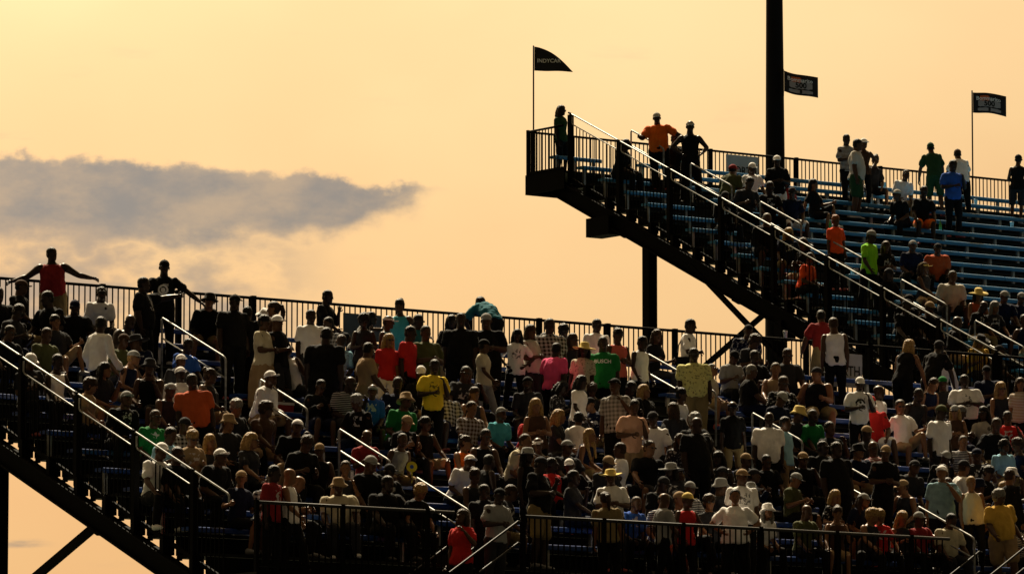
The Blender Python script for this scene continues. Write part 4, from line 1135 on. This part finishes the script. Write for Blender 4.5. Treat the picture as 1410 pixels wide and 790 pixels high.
L 10 -2.07 si_phone m 36 3 tee lblue long black short black - - 1.039 | 
L 11 -2.443 si_knees m 36 3 tee black long black short brown - - 1.016 | 
L 9 -1.24 si_knees m 36 3 tee black long black short brown cap dgrey 0.95 | 
U 0 0.62 st_relax f 60 4 tee dgreen shorts black bob brown - - 0.9 | small person in dark green top and shorts standing alone on the corner landing
U 1 2.21 st_rail1 h -8 4 tee orange long black short black cap offw 0.99 | person in bright orange T-shirt and pale cap gripping the top handrail
U 2 2.42 st_hips m 10 4 tank black long black short black visor offw 1.047 | person in black tank top with pale headband, hands on hips
U 2 0.74 si_lean m 70 4 tee black long black short black - - 1.0 | 
U 1 2.771 si_knees m 20 4 tee black long black short black cap dgrey 0.985 | 
U 1 3.199 si_lean m 10 4 tee teal long black short black - - 0.97 | 
U 3 3.76 si_knees m 20 3 tee white long dgrey short black cap white 0.966 | seated person in white shirt and white cap below the NORTH sign
U 3 3.03 si_lean m 150 3 tee olive long black short black cap maroon 0.987 | person in olive shirt and maroon cap bent forward with back turned
U 4 3.628 st_fold m 10 4 tee black shorts white short black cap white 0.964 | person in black T-shirt, white shorts and white cap at the pole foot
U 5 2.26 si_phone m 20 3 tee dgrey long black short black - - 1.07 | 
U 5 3.02 si_knees m 20 4 tee black long black short black - - 1.008 | 
U 4 4.052 si_knees f 20 4 tee maroon long black short black - - 0.896 | 
U 5 3.59 si_wide m 20 3 tee navy shorts white short black cap dgrey 0.93 | 
U 4 4.9 si_legup f 60 2 tee black shorts black bob black - - 0.883 | seated person in black with one leg raised on a blue bench
U 1 7.45 st_fold m 30 4 tee dgrey long black short black - - 0.965 | 
U 2 7.01 st_relax h 80 3 tee offw shorts dgreen short black - - 1.034 | person in pale T-shirt and dark green shorts standing by the railing
U 1 7.871 st_hip f 10 3 tank brown long black short black cap white 0.93 | person in white cap and brown tank top beside the pale T-shirt
U 1 8.299 si_wide f 20 3 tee dgrey shorts dgrey bun brown - - 0.979 | 
U 1 9.99 st_lean m 190 3 tee dgreen shorts dgreen short black cap dgreen 1.017 | person in dark green T-shirt and shorts leaning on the railing, back turned
U 1 10.77 st_lean m 200 3 tee white long black short black cap brown 0.967 | person in white T-shirt and brown cap leaning on the railing
U 3 9.21 st_phone m 20 4 tee blue long black short black - - 1.015 | person in blue T-shirt standing on a bench row reading
U 2 8.48 si_lean m 20 3 tee white long tan short black - - 0.926 | seated person in white T-shirt bending forward on an empty bench row
U 4 7.41 si_lean m -40 3 tee black long black short brown cap offw 0.962 | 
U 4 7.89 si_knees m 10 4 tee black shorts orange short black - - 1.019 | seated person in black shirt and orange shorts on the blue benches
U 1 12.36 st_fold f 170 3 tank black shorts dgrey bun black cap black 0.936 | person in black tank top and cap at the railing, back turned
U 9 2.13 st_relax f 20 3 tee rorange long black bun red - - 0.933 | person in vivid red orange top standing in the aisle
U 11 1.65 st_turn m 30 4 tee neon long black short black cap grey 1.031 | person in neon green T-shirt and grey cap stepping down the aisle
U 11 0.29 si_lean m 60 3 tee rorange long black short black - - 0.959 | seated person in red orange shirt hunched behind the sloping handrail
U 11 2.13 st_fold f 20 3 tee black long black long brown - - 0.918 | 
U 9 4.35 si_lean m 20 3 tee navy long black short black cap grey 0.92 | 
U 9 5.07 si_lean h 10 3 tee rust long black short black cap black 0.953 | seated person in rust orange shirt on the blue benches
U 11 3.53 si_side f 20 3 tank dgrey shorts tan bob brown visor straw 0.911 | 
U 12 3.48 si_lean h 20 3 tee offw long dgrey short black - - 1.046 | seated person in pale shirt hunched forward on the blue benches
U 12 1.85 si_knees f 30 3 tee black long black bob brown cap dgrey 0.986 | 
U 13 3.58 si_knees f 10 2 tank rust long black bob brown sunhat straw 0.902 | seated person in yellow straw sun hat on the higher stand
U 14 3.37 si_knees f 30 2 tee dgrey long black long grey - - 0.932 | 
U 13 4.276 si_knees m 20 3 tee navy long black short black cap grey 0.941 | 
U 13 4.704 si_knees m 20 3 tee navy long black short black cap grey 0.941 | 
U 15 0.93 si_knees m 30 3 tee black long black short black cap tan 1.046 | 
U 15 0.39 si_knees m 30 4 tee black long black short black cap dgrey 1.066 | 
'''
# ------------------------------------------------------------------ the crowd
COL = dict(white=(.82, .80, .77), offw=(.46, .43, .37), black=(.006, .006, .0065), navy=(.006, .009, .028), red=(.48, .020, .018), pink=(.82, .085, .22), orange=(.75, .13, .012), rorange=(.72, .07, .012),
           yellow=(.78, .56, .035), pyellow=(.62, .58, .22), amber=(.60, .36, .06), green=(.012, .16, .035), dgreen=(.018, .055, .022), neon=(.24, .62, .02), olive=(.065, .07, .025), teal=(.06, .34, .40), dteal=(.02, .13, .16),
           lblue=(.26, .48, .60), blue=(.025, .09, .38), grey=(.26, .26, .25), dgrey=(.022, .022, .025), brown=(.055, .028, .016), tan=(.28, .19, .10), khaki=(.20, .15, .07), cream=(.52, .46, .32), maroon=(.22, .018, .020),
           peach=(.62, .36, .24), coral=(.62, .12, .09), rust=(.42, .075, .022), straw=(.66, .50, .16), check=(.42, .40, .37), tiedye=(.34, .55, .60))
WORD = dict(offw='off-white', dgreen='dark green', rorange='red orange', pyellow='pale yellow', neon='neon green', dteal='dark teal', lblue='light blue', dgrey='dark grey', straw='straw', check='checked', tiedye='tie-dyed')
POSEW = {'st_relax': 'standing upright', 'st_fold': 'standing with arms folded', 'st_hip': 'standing with hand on hip', 'st_hips': 'standing with hands on hips', 'st_phone': 'standing with hand raised', 'st_lean': 'leaning on the railing',
         'st_turn': 'standing half turned', 'st_reach': 'reaching out', 'st_drink': 'standing and drinking', 'si_knees': 'seated upright', 'si_lean': 'seated leaning forward', 'si_phone': 'seated looking down', 'si_cross': 'seated with arms crossed',
         'si_face': 'seated with hand raised', 'si_side': 'seated half turned', 'si_legup': 'seated with knee up', 'si_wide': 'seated with knees apart', 'si_back': 'seated leaning back', 'si_chin': 'seated with chin on hand', 'si_talk': 'seated and turned aside'}
ROWW = ['top', 'second', 'third', 'fourth', 'fifth', 'sixth', 'seventh', 'eighth', 'ninth', 'tenth', 'eleventh', 'twelfth', 'thirteenth', 'front', 'fifteenth', 'sixteenth', 'seventeenth', 'eighteenth', 'nineteenth', 'lowest']
def auto_label(st, row, pose, top, topc, hair, hairc, hat, hatc, bot, botc):
    w = lambda c: WORD.get(c, c)
    s = 'person in %s %s' % (w(topc), {'tee': 'T-shirt', 'tank': 'tank top', 'long': 'long-sleeved shirt'}.get(top, 'dress'))
    if hat: s += ' and %s %s' % (w(hatc), {'cap': 'cap', 'capback': 'backward cap', 'visor': 'visor'}.get(hat, 'hat'))
    p, r, w_ = POSEW.get(pose, 'standing'), ROWW[row], 'lower' if st == 'L' else 'higher'
    b_ = '%s %s' % (w(botc), {'shorts': 'shorts', 'skirt': 'skirt'}.get(bot, 'trousers'))
    for cand in ('%s, %s, %s row, %s stand' % (s, p, r, w_), '%s, %s, %s, %s %s row' % (s, b_, p, w_, r), '%s, %s, %s, %s %s row' % (s, b_, p.split()[0], w_, r), '%s, %s, %s row' % (s, p.split()[0], r), '%s, %s' % (s, p.split()[0])):
        if len(cand.split()) <= 16 and cand not in LABELS:
            LABELS.add(cand); return cand
    for k in range(len(LANDMARKS)):
        cand = '%s, %s, %s' % (s, p.split()[0], LANDMARKS[k])
        if len(cand.split()) <= 16 and cand not in LABELS: LABELS.add(cand); return cand
    return '%s, %s, %s row' % (s, p.split()[0], r)
LABELS = set(); LANDMARKS = ['near the aisle handrail', 'among other dark shirts', 'behind the walkway railing']
GROUP = {'L': 'spectators on the lower grandstand', 'U': 'spectators on the higher grandstand', 'S': 'spectators on the lower grandstand'}
DY = {'L': lambda i: 0.0 if i == 13 else -.34, 'U': lambda i: -.34}
spots = {}; folk = {}
rng = random.Random(11)
def seat(st, row, s, pose, b, rot, skin, top, topc, bot, botc, hair, hairc, hat, hatc, h, label):
    sit = pose.startswith('si')
    if st == 'S':
        origin, x, y, z = LO, 2.05 - .28 * (row + .5), WY1 + .62, WZ - .18 * (row + 1)
    elif st == 'L': origin, x, y, z = LO, s, Lbench(row) + (0 if sit else DY['L'](row)), Lfoot(row)
    else: origin, x, y, z = UO, s, Ubench(row) + (0 if sit else -.34), Ufoot(row)
    if sit: h = max(.96, min(1.05, h))
    spots.setdefault((st, row), []).append(s)
    hat = None if hat == '-' else hat
    shoe = rng.choice(((.6, .6, .58), (.05, .05, .05), (.05, .05, .05), (.2, .2, .2), (.3, .05, .05)))
    if label.startswith('small person'): y = -.40
    pr = rng.random(); pat = None
    if topc == 'check': pat = 'check'
    elif topc == 'tiedye': pat = 'dye'
    elif 'patterned' in label: pat = 'flower'
    elif 'lettering' in label or 'plain' in label or 'emblem' in label: pat = None
    elif 'print' in label or (not label and top == 'tee' and pr < .24): pat = 'print_si' if sit else 'print_st'
    elif not label and top == 'tee' and pr < .28: pat = 'stripe'
    elif not label and top == 'tee' and pr < .33: pat = rng.choice(('check', 'flower'))
    o = person(origin, x, y, z, rad(rot), pose, b, skin, top, COL[topc], bot, COL[botc], hair, hairc, hat, COL.get(hatc), label or auto_label(st, row, pose, top, topc, hair, hairc, hat, hatc, bot, botc), GROUP[st], h, shoe, glasses=(rng.random() < .22), pattern=pat)
    return o
for ln in PEOPLE.strip().split('\n'):
    a, lab = ln.split(' | ') if ' | ' in ln else (ln.rstrip(' |'), '')
    a = a.split(); lab = lab.strip()
    o = seat(a[0], int(a[1]), float(a[2]), a[3], a[4], int(a[5]), int(a[6]), a[7], a[8], a[9], a[10], a[11], a[12], a[13], a[14], float(a[15]), lab)
    if lab: folk[lab] = o

# everybody else: seats filled row by row, no two in one place, aisles left free
DARK = ['black'] * 6 + ['dgrey'] * 4 + ['navy'] * 3
LIGHT = ['white'] * 5 + ['offw'] * 2 + ['grey'] * 2 + ['red', 'red', 'maroon', 'olive', 'tan', 'brown', 'brown', 'lblue', 'blue', 'green', 'cream', 'teal', 'rust', 'khaki', 'coral', 'amber']
SITS = [('si_knees', 3), ('si_lean', 6), ('si_phone', 4), ('si_cross', 2), ('si_face', 3), ('si_side', 2), ('si_legup', 1), ('si_wide', 3), ('si_back', 2), ('si_chin', 5), ('si_talk', 3)]
SITL = [p for p, n in SITS for _ in range(n)]
def filler(st, row, s, dark):
    b = rng.choice('mmmhhffg'); fem = b in 'fg'
    stand_ = rng.random() < ((.04 if row > 2 else 0) if st == 'L' else .03)
    pose = rng.choice(['st_relax', 'st_fold', 'st_phone', 'st_turn']) if stand_ else rng.choice(SITL)
    skin = rng.choice((2, 2, 3, 3, 3, 4, 4, 4))
    top = rng.choice(('tee', 'tee', 'tee', 'tank') if fem else ('tee', 'tee', 'tee', 'tee', 'tank', 'long'))
    topc = rng.choice(DARK if rng.random() < dark else LIGHT)
    if skin >= 4: hc = 'black'; hair = rng.choice(('bun', 'long', 'bob', 'curly') if fem else ('short', 'short', 'bald'))
    else: hc = rng.choice(('brown', 'brown', 'blond', 'black', 'blond') if fem else ('brown', 'black', 'grey', 'brown')); hair = rng.choice(('long', 'long', 'pony', 'bob', 'bun', 'curly') if fem else ('short', 'short', 'short', 'curly', 'bald'))
    hat = rng.choice((('cap', 'visor') + ('-',) * 5 + ('sunhat',)) if fem else ('cap', 'cap', 'cap', 'bucket', 'capback') + ('-',) * 5)
    hatc = rng.choice(('white', 'tan', 'dgrey', 'black', 'grey', 'navy', 'dgrey', 'black', 'navy', 'grey')) if hat != '-' else '-'
    bot = rng.choice(('shorts', 'shorts', 'shorts', 'long')); botc = rng.choice(('black', 'dgrey', 'navy', 'khaki', 'tan', 'black'))
    seat(st, row, s, pose, b, 36 + (rng.gauss(0, 20) if rng.random() < .65 else rng.gauss(0, 60)), skin, top, topc, bot, botc, hair, hc, hat, hatc, rng.uniform(.95, 1.05) * (.96 if fem else 1), '')
n_fill = 0
for row in range(L_ROWS):
    s = max(L_X0 + .3, .62 * -row * 0 - 2.5)
    step = 1.04 if row > 1 else 1.5
    dens = .95 if row > 2 else (.45 if row == 2 else .22)
    while s < 19.5 - .62 * row * .9 + 2.8:
        s += rng.uniform(.46, .62)
        if any(a - .25 < s < b + .25 for a, b in L_AISLES): continue
        if any(abs(s - q) < .47 for q in spots.get(('L', row), [])): continue
        if rng.random() > dens * (.42 + .62 * (noise.noise(Vector((s * .45, row * .7, 3.0))) + .35)): continue
        filler('L', row, s, .86 if row < 6 else .93); n_fill += 1
for row in range(7, U_ROWS - 1):
    s = .35
    while s < 6.0:
        s += rng.uniform(.48, .75)
        if any(a - .22 < s < b + .22 for a, b in U_AISLES) or any(abs(s - q) < .5 for q in spots.get(('U', row), [])): continue
        if rng.random() > (.5 if s < 1.6 else .16 + .03 * (row - 7) if s < 3 + (row - 8) * .35 else .02): continue
        filler('U', row, s, .85); n_fill += 1
for row in range(4, 8):
    for s in (.75, 1.25):
        if rng.random() < .38 and not any(abs(s - q) < .5 for q in spots.get(('U', row), [])): filler('U', row, s, .95); n_fill += 1
grow_surfaces()
print('people', sum(len(v) for v in spots.values()), 'filled', n_fill)
# ------------------------------------------------------------------ prints on shirts, things people carry
from mathutils.bvhtree import BVHTree
def decal(label, me, cx, cz, nm='print', off=.006):
    """lay a flat shape (x, z) on the front of a person's shirt"""
    o = folk.get(label)
    if o is None: return
    sh = [c for c in o.children if c.name.split('.')[0] in ('shirt', 'tank_top')][0]
    bv = BVHTree.FromPolygons([v.co for v in sh.data.vertices], [tuple(p.vertices) for p in sh.data.polygons])
    for v in me.vertices:
        x, z = v.co.x + cx, v.co.z + cz
        hit = bv.ray_cast(Vector((x, -1.2, z)), Vector((0, 1, 0)))
        v.co = (x, (hit[0].y if hit[0] else -.12) - off + v.co.y * 0, z)
    me.update(); put(nm, me, sh)
def disc(r, m, hole=0.0, a0=0.0, a1=2 * math.pi, n=20):
    b = MB()
    for i in range(n + 1):
        t = a0 + (a1 - a0) * i / n
        b.v += [Vector((math.cos(t) * r, 0, math.sin(t) * r)), Vector((math.cos(t) * hole, 0, math.sin(t) * hole))]
    for i in range(n): b.f.append((2 * i, 2 * i + 1, 2 * i + 3, 2 * i + 2))
    return b.mesh('print', m)
def flat_text(body, size, m): return stand_up(text_mesh(body, size, m, .0, .002), lambda x, z: 0)
G = 'person in green T-shirt with white lettering across the chest'
decal(G, flat_text('BUSCH', .092, M['ink_white']), 0, 1.30, 'lettering')
B = 'person in black T-shirt with round white print and cap, hand on rear railing'
decal(B, disc(.085, M['ink_white'], .055), 0, 1.24); decal(B, disc(.038, M['ink_white'], 0), 0, 1.235)
A = 'person in white T-shirt with arched dark print and pale cap'
decal(A, disc(.10, M['ink_black'], .065, .2, math.pi - .2), 0, 1.22); decal(A, disc(.022, M['ink_black'], 0), 0, 1.25)
decal('seated person in white T-shirt with small dark chest emblem, top row', disc(.025, M['ink_black'], 0), .07, .92)

bpy.context.view_layer.update()
M['fan_yellow'] = mat('fan_yellow', (.80, .66, .02), .6, 0, nscale=6)
o = folk['seated person in grey tank top holding a round yellow fan']; J = skeleton('si_lean', 'f')
hp = o.matrix_world @ (J['wrL'] + J['hdL'] * .09)
t = thing('hand_fan', 'round bright yellow hand fan with small blue mark held by a seated person', 'fan', hp, 0)
mb = MB(); mb.tube([(0, -.004, .20), (0, .004, .20)], .085, 24).build('disc', M['fan_yellow'], t)
MB().box(-.010, .010, -.006, .006, -.06, .12).build('handle', M['fan_yellow'], t)
M['ink_blue'] = mat('print_blue', (.03, .10, .35), .7)
put('print', disc(.032, M['ink_blue'], 0, n=12), t, (0, -.007, .20))

# shoulder bag of the person in the white polo shirt
o = folk['person in white polo shirt with black shoulder bag standing at the railing']
c = o.matrix_world @ Vector((-.24, .04, .92))
t = thing('shoulder_bag', 'black shoulder bag hanging at the hip of the white polo shirt', 'bag', c, o.rotation_euler.z)
mb = MB(); mb.hexa([(-.06, -.14, -.11), (.06, -.14, -.11), (.06, .14, -.11), (-.06, .14, -.11), (-.045, -.12, .11), (.045, -.12, .11), (.045, .12, .11), (-.045, .12, .11)]); bg_ = mb.build('pouch', M['cloth'], t); bg_.color = (.008, .008, .009, 1)
st_ = MB().tube([(0, -.11, .10), (.06, -.10, .32), (.20, -.06, .50), (.22, .04, .50), (.06, .10, .32), (0, .11, .10)], .012, 6).build('strap', M['cloth'], t, True); st_.color = (.008, .008, .009, 1)

# cups, bottles and coolers standing on benches and boards
M['cup'] = mat('white_paper_cup', (.62, .60, .56), .6, 0, nscale=10)
M['bottle_green'] = mat('green_bottle', (.05, .30, .05), .2, 0, nscale=8)
M['bottle_clear'] = mat('pale_bottle', (.45, .50, .52), .2, 0, nscale=8)
M['cooler_red'] = mat('cooler_red', (.30, .02, .02), .5, 0, nscale=6)
M['cooler_blue'] = mat('cooler_blue', (.02, .05, .18), .5, 0, nscale=6)
cup_me = MB().tube([(0, 0, 0), (0, 0, .12), (0, 0, .121)], [.032, .044, .047], 12).mesh('cup_wall', M['cup'], True)
lid_me = MB().tube([(0, 0, .122), (0, 0, .132)], [.048, .044], 12).mesh('lid', M['bracket'], True)
def bottle(mname): return MB().tube([(0, 0, 0), (0, 0, .14), (0, 0, .17), (0, 0, .19), (0, 0, .22)], [.032, .032, .022, .013, .013], 10).mesh('bottle_body', M[mname], True)
bt = {k: bottle(k) for k in ('bottle_green', 'bottle_clear')}
cap_me = MB().tube([(0, 0, .221), (0, 0, .236)], .015, 8).mesh('bottle_cap', M['bracket'], True)
def free(st, row, s): return not any(abs(s - q) < .40 for q in spots.get((st, row), [])) and not any(a - .05 < s < b + .05 for a, b in (L_AISLES if st == 'L' else U_AISLES))
rr = random.Random(5); cups = set(); words = ['top', 'second', 'third', 'fourth', 'fifth', 'sixth', 'seventh', 'eighth', 'ninth', 'tenth', 'eleventh', 'twelfth', 'thirteenth']
for row in range(12):
    for k in range(5):
        st = 'L' if k < 3 else 'U'; s = rr.uniform(-2, 16 - row * .5) if st == 'L' else rr.uniform(2.8, 12)
        if not free(st, row, s) or (row, st, (row + k) % 5 in (0, 2, 4)) in cups: continue
        cups.add((row, st, (row + k) % 5 in (0, 2, 4)))
        origin, y, z = (LO, Lbench(row), Lfoot(row)) if st == 'L' else (UO, Ubench(row), Ufoot(row))
        w = W(origin, YAW, (s, y + .03, z + .432)); sw = 'lower' if st == 'L' else 'higher'
        kind = ('cup', 'bottle_clear', 'cup', 'bottle_green', 'cup')[(row + k) % 5]
        if kind == 'cup':
            t = thing('drink_cup', 'white drink cup left on the %s bench row of the %s stand' % (words[row], sw), 'cup', w, 0, 'drinks left on the benches'); put('cup_wall', cup_me, t); put('lid', lid_me, t)
        else:
            t = thing('drink_bottle', '%s drink bottle left on the %s bench row of the %s stand' % ('green' if 'green' in kind else 'clear', words[row], sw), 'bottle', w, 0, 'drinks left on the benches'); put('bottle_body', bt[kind], t); put('bottle_cap', cap_me, t)
for (st, row, s, mname, word) in (('L', 4, 3.1, 'cooler_red', 'red'), ('L', 7, 6.9, 'cooler_blue', 'blue'), ('L', 9, 9.2, 'cooler_red', 'red'), ('U', 8, 5.2, 'cooler_blue', 'blue'), ('L', 2, 14.5, 'cooler_blue', 'blue')):
    origin, y, z = (LO, Lbench(row) - .36, Lfoot(row)) if st == 'L' else (UO, Ubench(row) - .34, Ufoot(row))
    t = thing('cool_box', '%s cool box with white lid on the footboard of the %s row, %s stand' % (word, words[row], 'lower' if st == 'L' else 'higher'), 'cooler', W(origin, YAW, (s, y, z + .002)), YAW)
    MB().hexa([(-.17, -.10, 0), (.17, -.10, 0), (.17, .10, 0), (-.17, .10, 0), (-.19, -.12, .24), (.19, -.12, .24), (.19, .12, .24), (-.19, .12, .24)]).build('tub', M[mname], t)
    MB().box(-.195, .195, -.125, .125, .242, .285).build('lid', M['cup'], t)
    MB().tube([(-.2, 0, .2), (-.2, 0, .32), (.2, 0, .32), (.2, 0, .2)], .008, 6).build('handle', M['cup'], t, True)
# cup on the rail by the maroon shirt
t = thing('drink_cup', 'white drink cup standing on the long railing beside the maroon shirt', 'cup', W(LO, YAW, (17.05, .09, L_RAIL + .002)), 0, None); put('cup_wall', cup_me, t); put('lid', lid_me, t)
